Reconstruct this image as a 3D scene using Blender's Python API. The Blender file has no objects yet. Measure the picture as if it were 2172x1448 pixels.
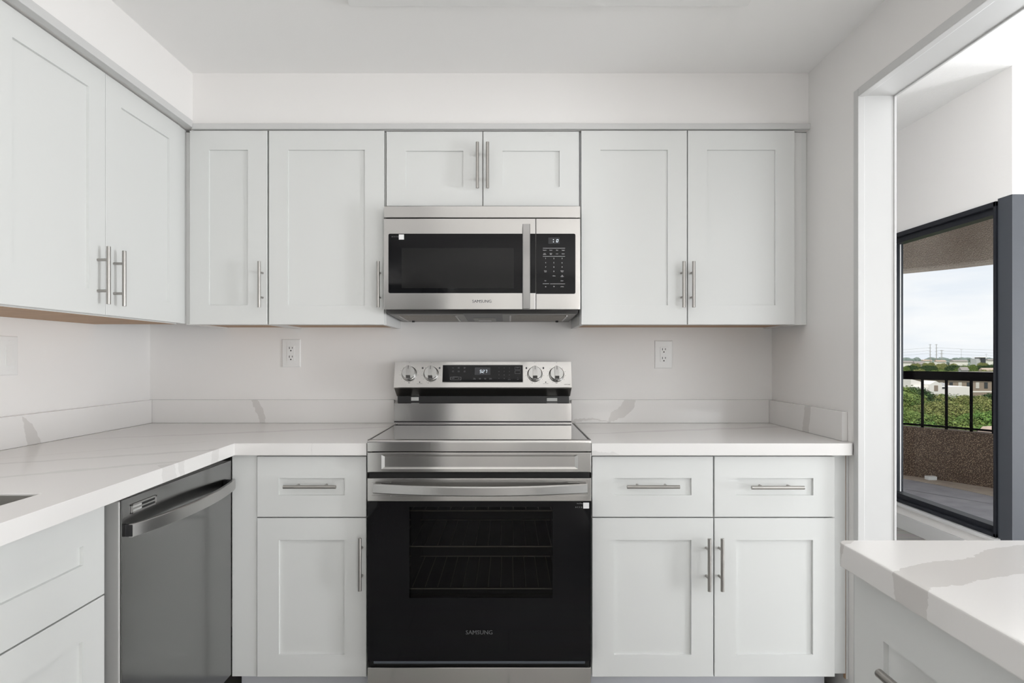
import bpy, bmesh, math, random
from mathutils import Vector, Matrix, noise as mnoise

C = bpy.context.scene
COL = C.collection
PI = math.pi
F, CX, CY, ZC = 1275.0, 1079.0, 759.0, 1.2036      # focal length in px, principal point, eye height

# ------------------------------------------------------------------ camera
cd = bpy.data.cameras.new('camera'); cam = bpy.data.objects.new('camera', cd); COL.objects.link(cam)
cam.location = (0, 0, ZC); cam.rotation_euler = (PI/2, 0, 0)
cd.sensor_width = 36; cd.lens = 36*F/2172
cd.shift_x = (1086-CX)/2172; cd.shift_y = (CY-724)/2172
cd.clip_start = 0.05; cd.clip_end = 9000
C.camera = cam

# ------------------------------------------------------------------ world: bright overcast sky
w = bpy.data.worlds.new('sky'); C.world = w; w.use_nodes = True
nt = w.node_tree; nt.nodes.clear()
def wn(t, **k):
    n = nt.nodes.new(t)
    for a, b in k.items(): setattr(n, a, b)
    return n
tc = wn('ShaderNodeTexCoord'); mp = wn('ShaderNodeMapping'); mp.inputs['Scale'].default_value = (2.2, 2.2, 13)
nz = wn('ShaderNodeTexNoise'); nz.inputs['Scale'].default_value = 2.1; nz.inputs['Detail'].default_value = 6
cr = wn('ShaderNodeValToRGB')
cr.color_ramp.elements[0].position = .36; cr.color_ramp.elements[0].color = (.86, .90, .96, 1)
cr.color_ramp.elements[1].position = .58; cr.color_ramp.elements[1].color = (.99, .99, 1.0, 1)
bg = wn('ShaderNodeBackground'); bg.inputs['Strength'].default_value = 1.06
wo = wn('ShaderNodeOutputWorld')
nt.links.new(tc.outputs['Generated'], mp.inputs['Vector']); nt.links.new(mp.outputs['Vector'], nz.inputs['Vector'])
nt.links.new(nz.outputs['Fac'], cr.inputs['Fac']); nt.links.new(cr.outputs['Color'], bg.inputs['Color'])
nt.links.new(bg.outputs['Background'], wo.inputs['Surface'])

# ------------------------------------------------------------------ sun + daylight at the windows + added fill
sd = bpy.data.lights.new('sun', 'SUN'); sun = bpy.data.objects.new('sun', sd); COL.objects.link(sun)
sd.energy = 3.0; sd.angle = .03; sd.color = (1, .95, .86)
sun.rotation_euler = Vector((.35, .62, -1)).to_track_quat('-Z', 'Y').to_euler()
def area(name, loc, aim, sx, sy, power, color=(1, 1, 1)):
    l = bpy.data.lights.new(name, 'AREA'); o = bpy.data.objects.new(name, l); COL.objects.link(o)
    l.shape = 'RECTANGLE'; l.size = sx; l.size_y = sy; l.energy = power; l.color = color
    o.location = loc; o.rotation_euler = (Vector(aim)-Vector(loc)).to_track_quat('-Z', 'Z').to_euler()
    return o
# balcony door and unseen far window daylight; the rest are added fill lamps
K = dict(door=2.4, living=.3, livrear=.6, rearlow=.05, livlow=3.1, sideL=.15, sideR=.05, sideRlow=1.9, lamp=.27, sky=1)
area('daylight_balcony_door', (4.2, 3.20, 1.15), (3.2, -3, 1.0), 2.2, 1.8, 75*K['door'], (.945, .97, 1))
area('daylight_unseen_window', (6.30, .6, 1.5), (0, .6, 1.2), 3.6, 2.0, 130*K['living'], (.945, .97, 1))
area('fill_dining_left', (-1.55, -2.95, 1.3), (1.0, 0.3, 1.1), 1.5, 1.7, 40*K['sideL'], (1, .98, .96))  # fill lamp behind the camera, set at an added window
area('fill_dining_right', (1.12, -2.2, 1.3), (-1.0, 0.8, 1.2), 2.4, 1.7, 40*K['sideR'], (1, .98, .96))  # fill lamp in an added wall opening behind the camera
area('fill_dining_right_low', (1.12, -2.2, .7), (-.4, -1.2, 2.3), 2.4, .7, 25*K['sideRlow'], (1, .98, .96))  # added low fill, aimed up to brighten the ceiling
area('fill_living_rear', (4.0, -3.93, 1.45), (2.2, 2, 1.1), 2.8, 1.9, 120*K['livrear'], (.945, .97, 1))  # fill lamp for the base cabinets, at an added window
area('fill_living_rear_low', (4.0, -3.88, .7), (2.6, -.5, 2.4), 2.8, .7, 50*K['rearlow'], (.98, .98, 1))  # second, lower fill added there, aimed upward
area('fill_living_low', (6.25, -.1, .75), (2.6, .3, 2.3), 2.4, .8, 60*K['livlow'], (.96, .975, 1))  # added low fill that lifts the ceiling
bg.inputs['Strength'].default_value *= K['sky']; sd.energy *= K['sky']
LAMP = 3.0*K['lamp']                              # radiance of the ceiling light's diffuser

vs = C.view_settings
vs.view_transform = 'Standard'; vs.look = 'None'; vs.gamma = 1; vs.use_curve_mapping = False; vs.exposure = -0.03

# ------------------------------------------------------------------ material helpers
def mat(name, color, rough=.5, metal=0., spec=.5, bump=None, var=None, emit=None, coat=0, alpha_mix=None, aniso=0):
    m = bpy.data.materials.new(name); m.use_nodes = True
    n = m.node_tree.nodes; L = m.node_tree.links
    p = n['Principled BSDF']
    p.inputs['Base Color'].default_value = (*color, 1); p.inputs['Roughness'].default_value = rough
    p.inputs['Metallic'].default_value = metal; p.inputs['Specular IOR Level'].default_value = spec
    p.inputs['Coat Weight'].default_value = coat
    p.inputs['Anisotropic'].default_value = aniso; p.inputs['Anisotropic Rotation'].default_value = .25 if aniso else 0
    g = n.new('ShaderNodeNewGeometry')
    def nois(scale, stretch=(1, 1, 1), detail=4):
        mpp = n.new('ShaderNodeMapping'); mpp.inputs['Scale'].default_value = stretch
        t = n.new('ShaderNodeTexNoise'); t.inputs['Scale'].default_value = scale; t.inputs['Detail'].default_value = detail
        L.new(g.outputs['Position'], mpp.inputs['Vector']); L.new(mpp.outputs['Vector'], t.inputs['Vector'])
        return t
    if bump:
        sc, st, stretch = bump
        t = nois(sc, stretch); b = n.new('ShaderNodeBump'); b.inputs['Strength'].default_value = st; b.inputs['Distance'].default_value = .002
        L.new(t.outputs['Fac'], b.inputs['Height']); L.new(b.outputs['Normal'], p.inputs['Normal'])
    if var:
        sc, c2, stretch = var
        t = nois(sc, stretch, 6); r = n.new('ShaderNodeValToRGB')
        r.color_ramp.elements[0].position = .35; r.color_ramp.elements[1].position = .65
        r.color_ramp.elements[0].color = (*color, 1); r.color_ramp.elements[1].color = (*c2, 1)
        L.new(t.outputs['Fac'], r.inputs['Fac']); L.new(r.outputs['Color'], p.inputs['Base Color'])
    if emit:
        p.inputs['Emission Color'].default_value = (*emit[0], 1); p.inputs['Emission Strength'].default_value = emit[1]
    return m

M = {}
M['wall'] = mat('wall_paint', (.855, .84, .825), .6, bump=(260, .06, (1, 1, 1)))
M['ceil'] = mat('ceiling_paint', (.93, .925, .915), .7, bump=(200, .05, (1, 1, 1)))
M['popcorn'] = mat('popcorn_ceiling', (.90, .90, .89), .8, bump=(120, 1.0, (1, 1, 1)))
M['trim'] = mat('trim_paint', (.62, .62, .615), .35)
M['cab'] = mat('white_lacquer', (.725, .735, .722), .33, bump=(900, .02, (1, 1, .1)))
M['cabbox'] = mat('white_carcass', (.76, .76, .75), .42)
M['ply'] = mat('raw_plywood', (.50, .33, .20), .6, var=(14, (.40, .25, .15), (1, 8, 8)))
M['kick'] = mat('toe_kick_paint', (.62, .63, .67), .5)
M['steel'] = mat('brushed_steel', (.61, .60, .585), .16, 1, bump=(60, .012, (1, 1, 30)), aniso=.9)
M['steel2'] = mat('satin_steel_handle', (.50, .495, .485), .30, 1)
M['steeldark'] = mat('dark_steel', (.20, .195, .19), .30, 1)
M['dwsteel'] = mat('dishwasher_steel', (.30, .30, .30), .17, 1)
M['dwedge'] = mat('dishwasher_edge_steel', (.52, .52, .51), .5, .25)
M['fridgesteel'] = mat('fridge_steel', (.25, .25, .255), .42, .8)
M['nickel'] = mat('brushed_nickel', (.40, .385, .365), .32, 1)
M['chrome'] = mat('knob_chrome', (.52, .52, .51), .22, 1)
M['mwhandle'] = mat('dark_satin_handle', (.34, .335, .33), .25, 1)
M['blackglass'] = mat('black_glass', (.005, .005, .006), .04, spec=.22)
M['cookglass'] = mat('cooktop_glass', (.012, .012, .012), .06, spec=.9, coat=1)
M['blackplastic'] = mat('black_plastic', (.012, .012, .013), .35)
M['darkgap'] = mat('unlit_black', (.004, .004, .004), .7)
M['whiteplastic'] = mat('white_plastic', (.82, .82, .81), .3)
M['slot'] = mat('dark_slot', (.015, .015, .015), .6)
M['print_white'] = mat('white_print', (.80, .80, .80), .5)
M['print_grey'] = mat('grey_print', (.30, .30, .31), .5)
M['print_dark'] = mat('dark_print', (.10, .10, .105), .5)
M['display_screen'] = mat('display_screen', (.012, .013, .02), .1)
M['display_grey'] = mat('grey_display', (.045, .045, .048), .3, spec=.2)
M['digits'] = mat('lit_digits', (.9, .95, 1), .5, emit=((.80, .90, 1), .9))
M['mesh'] = mat('filter_mesh', (.45, .42, .38), .45, .8, bump=(900, 1.0, (1, 1, 1)), var=(700, (.20, .18, .16), (1, 1, 1)))
M['steelinside'] = mat('sink_steel', (.42, .41, .385), .4, .8)
M['enamel'] = mat('oven_enamel', (.075, .075, .08), .4)
M['rack'] = mat('rack_wire', (.55, .52, .42), .35, 1)
M['bronze'] = mat('dark_bronze_aluminium', (.016, .018, .024), .42, .2, spec=.3)
M['bronze2'] = mat('grey_door_frame', (.050, .056, .068), .5, bump=(500, .1, (1, 1, 1)))
M['rail'] = mat('black_rail_paint', (.004, .003, .0035), .85, spec=.05)
M['lamp'] = mat('lamp_diffuser', (.85, .85, .84), .5, emit=((1, .975, .95), LAMP))
M['sticker'] = mat('white_sticker', (.85, .85, .85), .5)
M['lightbox'] = mat('lamp_frame', (.85, .85, .84), .4)

# aggregate concrete
def agg(name, c1, c2, scale):
    m = mat(name, c1, .75)
    n = m.node_tree.nodes; L = m.node_tree.links; p = n['Principled BSDF']; g = [x for x in n if x.type == 'NEW_GEOMETRY'][0]
    v = n.new('ShaderNodeTexVoronoi'); v.inputs['Scale'].default_value = scale
    L.new(g.outputs['Position'], v.inputs['Vector'])
    r = n.new('ShaderNodeValToRGB'); e = r.color_ramp.elements
    e[0].position = .05; e[0].color = (*c2, 1); e[1].position = .45; e[1].color = (*c1, 1)
    L.new(v.outputs['Distance'], r.inputs['Fac'])
    t = n.new('ShaderNodeTexNoise'); t.inputs['Scale'].default_value = 2.3; t.inputs['Detail'].default_value = 5
    L.new(g.outputs['Position'], t.inputs['Vector'])
    mx = n.new('ShaderNodeMix'); mx.data_type = 'RGBA'; mx.blend_type = 'MULTIPLY'; mx.inputs[0].default_value = .65
    r2 = n.new('ShaderNodeValToRGB'); r2.color_ramp.elements[0].position = .3; r2.color_ramp.elements[1].position = .7
    r2.color_ramp.elements[0].color = (.55, .5, .48, 1); r2.color_ramp.elements[1].color = (1, 1, 1, 1)
    L.new(t.outputs['Fac'], r2.inputs['Fac']); L.new(r.outputs['Color'], mx.inputs[6]); L.new(r2.outputs['Color'], mx.inputs[7])
    L.new(mx.outputs[2], p.inputs['Base Color'])
    b = n.new('ShaderNodeBump'); b.inputs['Strength'].default_value = .9; b.inputs['Distance'].default_value = .01
    L.new(v.outputs['Distance'], b.inputs['Height']); b.invert = True; L.new(b.outputs['Normal'], p.inputs['Normal'])
    return m
M['parapet'] = agg('brown_aggregate', (.12, .078, .056), (.80, .58, .39), 105)
M['soffit'] = agg('brown_aggregate_soffit', (.46, .39, .335), (.76, .65, .56), 90)
M['deck'] = mat('balcony_concrete', (.27, .26, .28), .85, var=(5, (.35, .335, .36), (1, 1, 1)), bump=(90, .3, (1, 1, 1)))
M['tanstrip'] = mat('tan_concrete', (.46, .39, .32), .85, var=(12, (.38, .31, .26), (1, 1, 1)))

# floor planks
def plank(name, c1, c2, bw, bh, mortar):
    m = mat(name, c1, .38)
    n = m.node_tree.nodes; L = m.node_tree.links; p = n['Principled BSDF']; g = [x for x in n if x.type == 'NEW_GEOMETRY'][0]
    br = n.new('ShaderNodeTexBrick'); br.inputs['Color1'].default_value = (*c1, 1); br.inputs['Color2'].default_value = (*c2, 1)
    br.inputs['Mortar'].default_value = (*mortar, 1); br.inputs['Scale'].default_value = 1; br.inputs['Mortar Size'].default_value = .003
    br.inputs['Brick Width'].default_value = bw; br.inputs['Row Height'].default_value = bh; br.offset = .37
    L.new(g.outputs['Position'], br.inputs['Vector'])
    mpp = n.new('ShaderNodeMapping'); mpp.inputs['Scale'].default_value = (2, 30, 1)
    t = n.new('ShaderNodeTexNoise'); t.inputs['Scale'].default_value = 2; t.inputs['Detail'].default_value = 6
    L.new(g.outputs['Position'], mpp.inputs['Vector']); L.new(mpp.outputs['Vector'], t.inputs['Vector'])
    mx = n.new('ShaderNodeMix'); mx.data_type = 'RGBA'; mx.blend_type = 'MULTIPLY'; mx.inputs[0].default_value = .5
    L.new(br.outputs['Color'], mx.inputs[6]); L.new(t.outputs['Color'], mx.inputs[7]); L.new(mx.outputs[2], p.inputs['Base Color'])
    return m
M['floor'] = plank('wood_look_tile', (.52, .50, .475), (.44, .42, .40), 1.2, .2, (.22, .21, .20))

def glassmat(name, tint, gloss):
    m = bpy.data.materials.new(name); m.use_nodes = True; n = m.node_tree.nodes; L = m.node_tree.links; n.clear()
    o = n.new('ShaderNodeOutputMaterial'); mix = n.new('ShaderNodeMixShader'); tr = n.new('ShaderNodeBsdfTransparent'); gl = n.new('ShaderNodeBsdfGlossy')
    fr = n.new('ShaderNodeFresnel'); fr.inputs['IOR'].default_value = gloss
    tr.inputs['Color'].default_value = (*tint, 1); gl.inputs['Roughness'].default_value = .02
    L.new(fr.outputs['Fac'], mix.inputs['Fac']); L.new(tr.outputs['BSDF'], mix.inputs[1]); L.new(gl.outputs['BSDF'], mix.inputs[2])
    L.new(mix.outputs['Shader'], o.inputs['Surface'])
    return m
M['pane'] = glassmat('window_glass', (.97, .98, .98), 1.08)
M['ovenpane'] = glassmat('smoked_oven_glass', (.56, .56, .57), 1.28)

# quartz with hand-placed grey veins: each vein is a plane slicing the slab (point, normal, half-width, along-vector, t0, t1)
def quartz(name, veins, tone=(.66, .64, .62)):
    m = mat(name, (.80, .785, .77), .13, spec=.5)
    n = m.node_tree.nodes; L = m.node_tree.links; p = n['Principled BSDF']; g = [x for x in n if x.type == 'NEW_GEOMETRY'][0]
    def vm(op, a, b):
        x = n.new('ShaderNodeVectorMath'); x.operation = op
        for i, q in enumerate((a, b)):
            if hasattr(q, 'is_linked') or hasattr(q, 'links'): L.new(q, x.inputs[i])
            else: x.inputs[i].default_value = q
        return x.outputs['Value'] if op == 'DOT_PRODUCT' else x.outputs['Vector']
    def ma(op, a, b=None, c=None):
        x = n.new('ShaderNodeMath'); x.operation = op
        for i, q in enumerate((a, b, c)):
            if q is None: continue
            if hasattr(q, 'links'): L.new(q, x.inputs[i])
            else: x.inputs[i].default_value = q
        return x.outputs['Value']
    t1 = n.new('ShaderNodeTexNoise'); t1.inputs['Scale'].default_value = 9; t1.inputs['Detail'].default_value = 2
    t2 = n.new('ShaderNodeTexNoise'); t2.inputs['Scale'].default_value = 70; t2.inputs['Detail'].default_value = 3
    L.new(g.outputs['Position'], t1.inputs['Vector']); L.new(g.outputs['Position'], t2.inputs['Vector'])
    wob = ma('ADD', ma('MULTIPLY', ma('SUBTRACT', t1.outputs['Fac'], .5), .055), ma('MULTIPLY', ma('SUBTRACT', t2.outputs['Fac'], .5), .016))
    tot = None
    for (pt, nn, hw, al, a0, a1) in veins:
        pt = Vector(pt); nn = Vector(nn).normalized(); al = Vector(al).normalized()
        d = ma('ABSOLUTE', ma('ADD', ma('SUBTRACT', vm('DOT_PRODUCT', g.outputs['Position'], tuple(nn)), nn.dot(pt)), wob))
        t = ma('SUBTRACT', vm('DOT_PRODUCT', g.outputs['Position'], tuple(al)), al.dot(pt))
        # the vein narrows towards both ends
        mid, hl = (a0+a1)/2, (a1-a0)/2
        k = ma('SUBTRACT', 1.0, ma('POWER', ma('DIVIDE', ma('ABSOLUTE', ma('SUBTRACT', t, mid)), hl), 2.0))
        wd = ma('MULTIPLY', ma('MAXIMUM', k, 0.0), hw)
        s = ma('MULTIPLY', ma('SUBTRACT', wd, d), 900.0)
        s = ma('MINIMUM', ma('MAXIMUM', s, 0.0), 1.0)
        tot = s if tot is None else ma('MAXIMUM', tot, s)
    mx = n.new('ShaderNodeMix'); mx.data_type = 'RGBA'
    mx.inputs[6].default_value = (.80, .785, .77, 1); mx.inputs[7].default_value = (*tone, 1)
    if tot is not None: L.new(tot, mx.inputs[0])
    else: mx.inputs[0].default_value = 0
    L.new(mx.outputs[2], p.inputs['Base Color'])
    return m

# ------------------------------------------------------------------ geometry helpers
def X(x, d): return (x-CX)*d/F
def Z(y, d): return ZC+(CY-y)*d/F

class MB:
    def __init__(s): s.bm = bmesh.new()
    def _add(s, verts, faces):
        vs_ = [s.bm.verts.new(v) for v in verts]
        for f in faces:
            try: s.bm.faces.new([vs_[i] for i in f])
            except ValueError: pass
        return vs_
    def box(s, x0, x1, y0, y1, z0, z1, r=0, seg=2):
        b = bmesh.new()
        vv = [b.verts.new((x, y, z)) for x in (x0, x1) for y in (y0, y1) for z in (z0, z1)]
        for f in ((0, 1, 3, 2), (4, 6, 7, 5), (0, 4, 5, 1), (2, 3, 7, 6), (0, 2, 6, 4), (1, 5, 7, 3)):
            b.faces.new([vv[i] for i in f])
        if r: bmesh.ops.bevel(b, geom=b.edges[:], offset=r, segments=seg, affect='EDGES', profile=.5)
        s.merge(b); return s
    def merge(s, b, mtx=None):
        if mtx: bmesh.ops.transform(b, matrix=mtx, verts=b.verts[:])
        mp_ = {v: s.bm.verts.new(v.co) for v in b.verts}
        for f in b.faces:
            try: s.bm.faces.new([mp_[v] for v in f.verts])
            except ValueError: pass
        b.free()
    def cyl(s, p0, p1, r, n=16, r2=None, cap=True):
        p0, p1 = Vector(p0), Vector(p1); r2 = r if r2 is None else r2
        q = (p1-p0).to_track_quat('Z', 'Y')
        a = [p0+q@Vector((r*math.cos(2*PI*i/n), r*math.sin(2*PI*i/n), 0)) for i in range(n)]
        b = [p1+q@Vector((r2*math.cos(2*PI*i/n), r2*math.sin(2*PI*i/n), 0)) for i in range(n)]
        fs = [(i, (i+1) % n, n+(i+1) % n, n+i) for i in range(n)]
        if cap: fs += [tuple(reversed(range(n))), tuple(range(n, 2*n))]
        s._add(a+b, fs); return s
    def loft(s, rings, close=True, cap0=True, cap1=True):
        n = len(rings[0]); vv = []
        for r_ in rings: vv += [tuple(v) for v in r_]
        fs = []
        for k in range(len(rings)-1):
            for i in range(n if close else n-1):
                j = (i+1) % n
                fs.append((k*n+i, k*n+j, (k+1)*n+j, (k+1)*n+i))
        if cap0: fs.append(tuple(reversed(range(n))))
        if cap1: fs.append(tuple((len(rings)-1)*n+i for i in range(n)))
        s._add(vv, fs); return s
    def prism(s, poly, axis, a, b, r=0):
        """extrude a 2D polygon along an axis. axis 'X': poly is (y,z); 'Y': (x,z); 'Z': (x,y)"""
        f = {'X': lambda p, t: (t, p[0], p[1]), 'Y': lambda p, t: (p[0], t, p[1]), 'Z': lambda p, t: (p[0], p[1], t)}[axis]
        bb = bmesh.new(); n = len(poly)
        va = [bb.verts.new(f(p, a)) for p in poly]; vb = [bb.verts.new(f(p, b)) for p in poly]
        bb.faces.new(va); bb.faces.new(list(reversed(vb)))
        for i in range(n): bb.faces.new((va[i], vb[i], vb[(i+1) % n], va[(i+1) % n]))
        bmesh.ops.recalc_face_normals(bb, faces=bb.faces[:])
        if r: bmesh.ops.bevel(bb, geom=bb.edges[:], offset=r, segments=2, affect='EDGES', profile=.5)
        s.merge(bb); return s
    def tube(s, pts, r, n=10):
        pts = [Vector(p) for p in pts]; rings = []
        for i, p in enumerate(pts):
            t = (pts[min(i+1, len(pts)-1)]-pts[max(i-1, 0)]).normalized(); q = t.to_track_quat('Z', 'Y')
            rings.append([p+q@Vector((r*math.cos(2*PI*k/n), r*math.sin(2*PI*k/n), 0)) for k in range(n)])
        return s.loft(rings)
    def quad(s, a, b, c, d): s._add([a, b, c, d], [(0, 1, 2, 3)]); return s
    def build(s, name, m, parent=None, smooth=35):
        bmesh.ops.recalc_face_normals(s.bm, faces=s.bm.faces[:])
        me = bpy.data.meshes.new(name); s.bm.to_mesh(me); s.bm.free()
        if smooth:
            me.polygons.foreach_set('use_smooth', [True]*len(me.polygons)); me.set_sharp_from_angle(angle=math.radians(smooth))
        me.materials.append(m if not isinstance(m, str) else M[m])
        o = bpy.data.objects.new(name, me); COL.objects.link(o)
        if smooth and smooth < 60:
            wm = o.modifiers.new('normals', 'WEIGHTED_NORMAL'); wm.keep_sharp = True; wm.weight = 90; wm.mode = 'FACE_AREA'
        if parent is not None:
            o.parent = parent; o.matrix_parent_inverse = MWI(parent)
        return o
def MWI(p):
    m = Matrix.LocRotScale(p.location, p.rotation_euler, p.scale)
    if p.parent: m = MW(p.parent)@p.matrix_parent_inverse@m
    return m.inverted()
def MW(p):
    m = Matrix.LocRotScale(p.location, p.rotation_euler, p.scale)
    return MW(p.parent)@p.matrix_parent_inverse@m if p.parent else m
def thing(name, label, cat, loc, group=None):
    o = bpy.data.objects.new(name, None); COL.objects.link(o); o.location = loc; o.empty_display_size = .1
    o['label'] = label; o['category'] = cat
    if group: o['group'] = group
    return o
def tag(o, label, cat, group=None, kind=None):
    o['label'] = label; o['category'] = cat
    if group: o['group'] = group
    if kind: o['kind'] = kind
    return o
def struct(name, mb, m, label=None, parent=None, smooth=35):
    o = mb.build(name, m, parent, smooth)
    if parent is None: o['kind'] = 'structure'
    if label: o['label'] = label
    return o
def copy_tree(o, parent=None):
    c = o.copy(); COL.objects.link(c)
    if parent is not None: c.parent = parent
    for ch in list(o.children): copy_tree(ch, c)
    return c

# text and signs ----------------------------------------------------
_tc = {}
def text_geo(s):
    if s not in _tc:
        cu = bpy.data.curves.new('t', 'FONT'); cu.body = s; cu.align_x = 'CENTER'; cu.align_y = 'CENTER'; cu.resolution_u = 2; cu.offset = 0 if s == 'SAMSUNG' else .006
        ob = bpy.data.objects.new('t', cu); COL.objects.link(ob)
        dg = bpy.context.evaluated_depsgraph_get()
        me = bpy.data.meshes.new_from_object(ob.evaluated_get(dg))
        _tc[s] = ([v.co.copy() for v in me.vertices], [tuple(p.vertices) for p in me.polygons])
        bpy.data.objects.remove(ob); bpy.data.curves.remove(cu); bpy.data.meshes.remove(me)
    return _tc[s]
class Plane:
    """flat frame: origin o, u to the right, v up, n outwards"""
    def __init__(s, o, u, v): s.o, s.u, s.v = Vector(o), Vector(u).normalized(), Vector(v).normalized(); s.n = s.u.cross(s.v)
    def at(s, a, b, c=0): return s.o+s.u*a+s.v*b+s.n*c
    def hit(s, px, py):
        r = Vector(((px-CX)/F, 1, (CY-py)/F)); c = Vector((0, 0, ZC))
        t = (s.o-c).dot(s.n)/r.dot(s.n); q = c+r*t-s.o
        return q.dot(s.u), q.dot(s.v)
    def text(s, mb, st, px, py, h, off=.0006, sx=1.0, bold=0):
        a, b = s.hit(px, py); vv, ff = text_geo(st)
        for k in ((-.014, 0, .014) if st == 'SAMSUNG' else (0,)):          # heavier strokes for the logo
            mb._add([s.at(a+(v.x+k)*h*sx, b+v.y*h, off+k*.001) for v in vv], ff)
    def rect(s, mb, x0, y0, x1, y1, off=.0006, th=None):
        a0, b0 = s.hit(x0, y0); a1, b1 = s.hit(x1, y1)
        P = [(a0, b0), (a1, b0), (a1, b1), (a0, b1)]
        if th is None: mb.quad(*[s.at(a, b, off) for a, b in P])
        else: mb.loft([[s.at(a, b, -.001) for a, b in P], [s.at(a, b, th) for a, b in P]])
    def rrect(s, mb, x0, y0, x1, y1, r, off0, off1, seg=5):
        a0, b0 = s.hit(x0, y0); a1, b1 = s.hit(x1, y1); P = []
        for (cx_, cy_, st) in ((a1-r, b0-r, 0), (a0+r, b0-r, 1), (a0+r, b1+r, 2), (a1-r, b1+r, 3)):
            for k in range(seg+1):
                t = st*PI/2+k*PI/2/seg; P.append((cx_+r*math.cos(t), cy_+r*math.sin(t)))
        mb.loft([[s.at(a, b, off0) for a, b in P], [s.at(a, b, off1) for a, b in P]])
SEG = {'0': 'abcdef', '2': 'abged', '5': 'afgcd', '7': 'abc'}
def seg_digit(mb, pl, ch, px, py, wpx, hpx, off):
    a, b = pl.hit(px, py); a2, b2 = pl.hit(px+wpx/2, py-hpx/2); hw, hh = a2-a, b2-b; t = hw*.20
    S = {'a': (-hw, hw, hh-t, hh+t), 'g': (-hw, hw, -t, t), 'd': (-hw, hw, -hh-t, -hh+t), 'f': (-hw-t, -hw+t, 0, hh), 'e': (-hw-t, -hw+t, -hh, 0), 'b': (hw-t, hw+t, 0, hh), 'c': (hw-t, hw+t, -hh, 0)}
    sk = .16
    for q in SEG[ch]:
        x0, x1, y0, y1 = S[q]
        mb.quad(*[pl.at(a+x+sk*y, b+y, off) for x, y in ((x0, y0), (x1, y0), (x1, y1), (x0, y1))])

# ------------------------------------------------------------------ shell measures
WB, WL, WR = 2.696, -1.609, 1.180          # back, left and right wall planes
WT = 1.305                                  # far side of the right wall
CEIL = 2.324
DU = 2.358                                  # face of the back wall cabinets' doors
DB = 2.065                                  # face of the back base cabinets' doors
CF = 2.040                                  # front edge of the back worktop
CT, CU = .914, .8725                        # worktop top and underside
XW, YC, LC = 2.775, 3.313, 2.815            # living room: window wall plane, its corner, the ceiling

# ------------------------------------------------------------------ room structure
struct('floor', MB().box(-1.8, 6.6, -4.2, YC+.10, -.2, 0).box(-1.8, XW+.06, YC+.10, 6.2, -.2, 0), 'floor')
struct('wall_back', MB().box(-1.8, WR+.06, WB, WB+.12, 0, 2.9), 'wall')
struct('wall_left', MB().box(WL-.15, WL, -2.2, WB, 0, 2.9).box(WL-.15, WL, -4.2, -3.7, 0, 2.9).box(WL-.15, WL, -3.7, -2.2, 2.15, 2.9).box(WL-.15, WL, -3.7, -2.2, 0, .45), 'wall')
mb = MB()
mb.box(WR, WT, 2.05, 6.2, 0, 2.9); mb.box(WR, WT, -.6, 2.05, 2.108, 2.9); mb.box(WR, WT, -.6, .955, 0, CU-.002); mb.box(WR, WT, -1.0, -.6, 0, 2.9); mb.box(WR, WT, -4.2, -3.4, 0, 2.9); mb.box(WR, WT, -3.4, -1.0, 2.2, 2.9); mb.box(WR, WT, -3.4, -1.0, 0, .35)  # opening behind the camera is added for the fill lamps
struct('wall_right', mb, 'wall')
mb = MB(); mb.box(-1.8, .05, -4.2, -3.8, 0, 2.9); mb.box(.85, 2.2, -4.2, -3.8, 0, 2.9); mb.box(.05, .85, -4.2, -3.8, 2.05, 2.9)
struct('wall_rear', mb, 'wall')
struct('ceiling', MB().box(-1.8, WR+.02, -4.2, WB+.02, CEIL, CEIL+.5), 'ceil')
struct('wall_soffit_back', MB().box(-1.250, WR, 2.367, WB, 2.098, CEIL), 'wall')
struct('wall_soffit_left', MB().box(WL, -1.2447, -.6, WB, 2.106, CEIL), 'wall')
struct('trim_1', MB().box(-1.240, WR, 2.349, 2.367, 2.0985, 2.121, .003), 'trim')
struct('trim_2', MB().box(-1.262, -1.234, -.6, 2.349, 2.103, 2.131, .003), 'trim')
# opening to the living room: white jamb liner with a narrow corner bead standing proud
mb = MB()
mb.box(1.2005, 1.300, 2.03, 2.052, 0, 2.110); mb.box(1.2005, 1.300, -.6, 2.05, 2.089, 2.1085)
struct('trim_3', mb, 'trim')
mb = MB()
mb.box(WR-.004, 1.200, 2.024, 2.052, 0, 2.112, .003); mb.box(WR-.0045, 1.2005, -.6, 2.0235, 2.083, 2.1125, .003)
mb.box(1.2995, 1.308, 2.026, 2.052, 0, 2.112, .002); mb.box(1.2995, 1.3085, -.6, 2.0255, 2.085, 2.1125, .002)
struct('trim_4', mb, 'trim')

# ------------------------------------------------------------------ living room beyond
W0, W1, WZ0, WZ1 = 3.412, 4.385, .183, 2.094
mb = MB()
mb.box(XW, XW+.16, YC+.003, W0, 2.1065, LC+.2); mb.box(XW, XW+.09, W0, 6.2, WZ1, LC+.2); mb.box(XW, XW+.09, YC+.1, 6.2, 0, WZ0); mb.box(XW, XW+.09, W1, 6.2, WZ0, WZ1)
struct('wall_window', mb, 'wall')
struct('wall_living_front', MB().box(XW+.0003, 6.6, YC, YC+.16, 2.107, LC+.2), 'wall')
struct('wall_living_end', MB().box(WR, XW+.16, 6.0, 6.2, 0, LC+.2), 'wall')
mb = MB(); mb.box(6.4, 6.6, -4.2, -1.4, 0, LC+.2); mb.box(6.4, 6.6, 2.6, YC+.2, 0, LC+.2); mb.box(6.4, 6.6, -1.4, 2.6, 0, .4); mb.box(6.4, 6.6, -1.4, 2.6, 2.6, LC+.2)
struct('wall_living_right', mb, 'wall')
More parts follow.
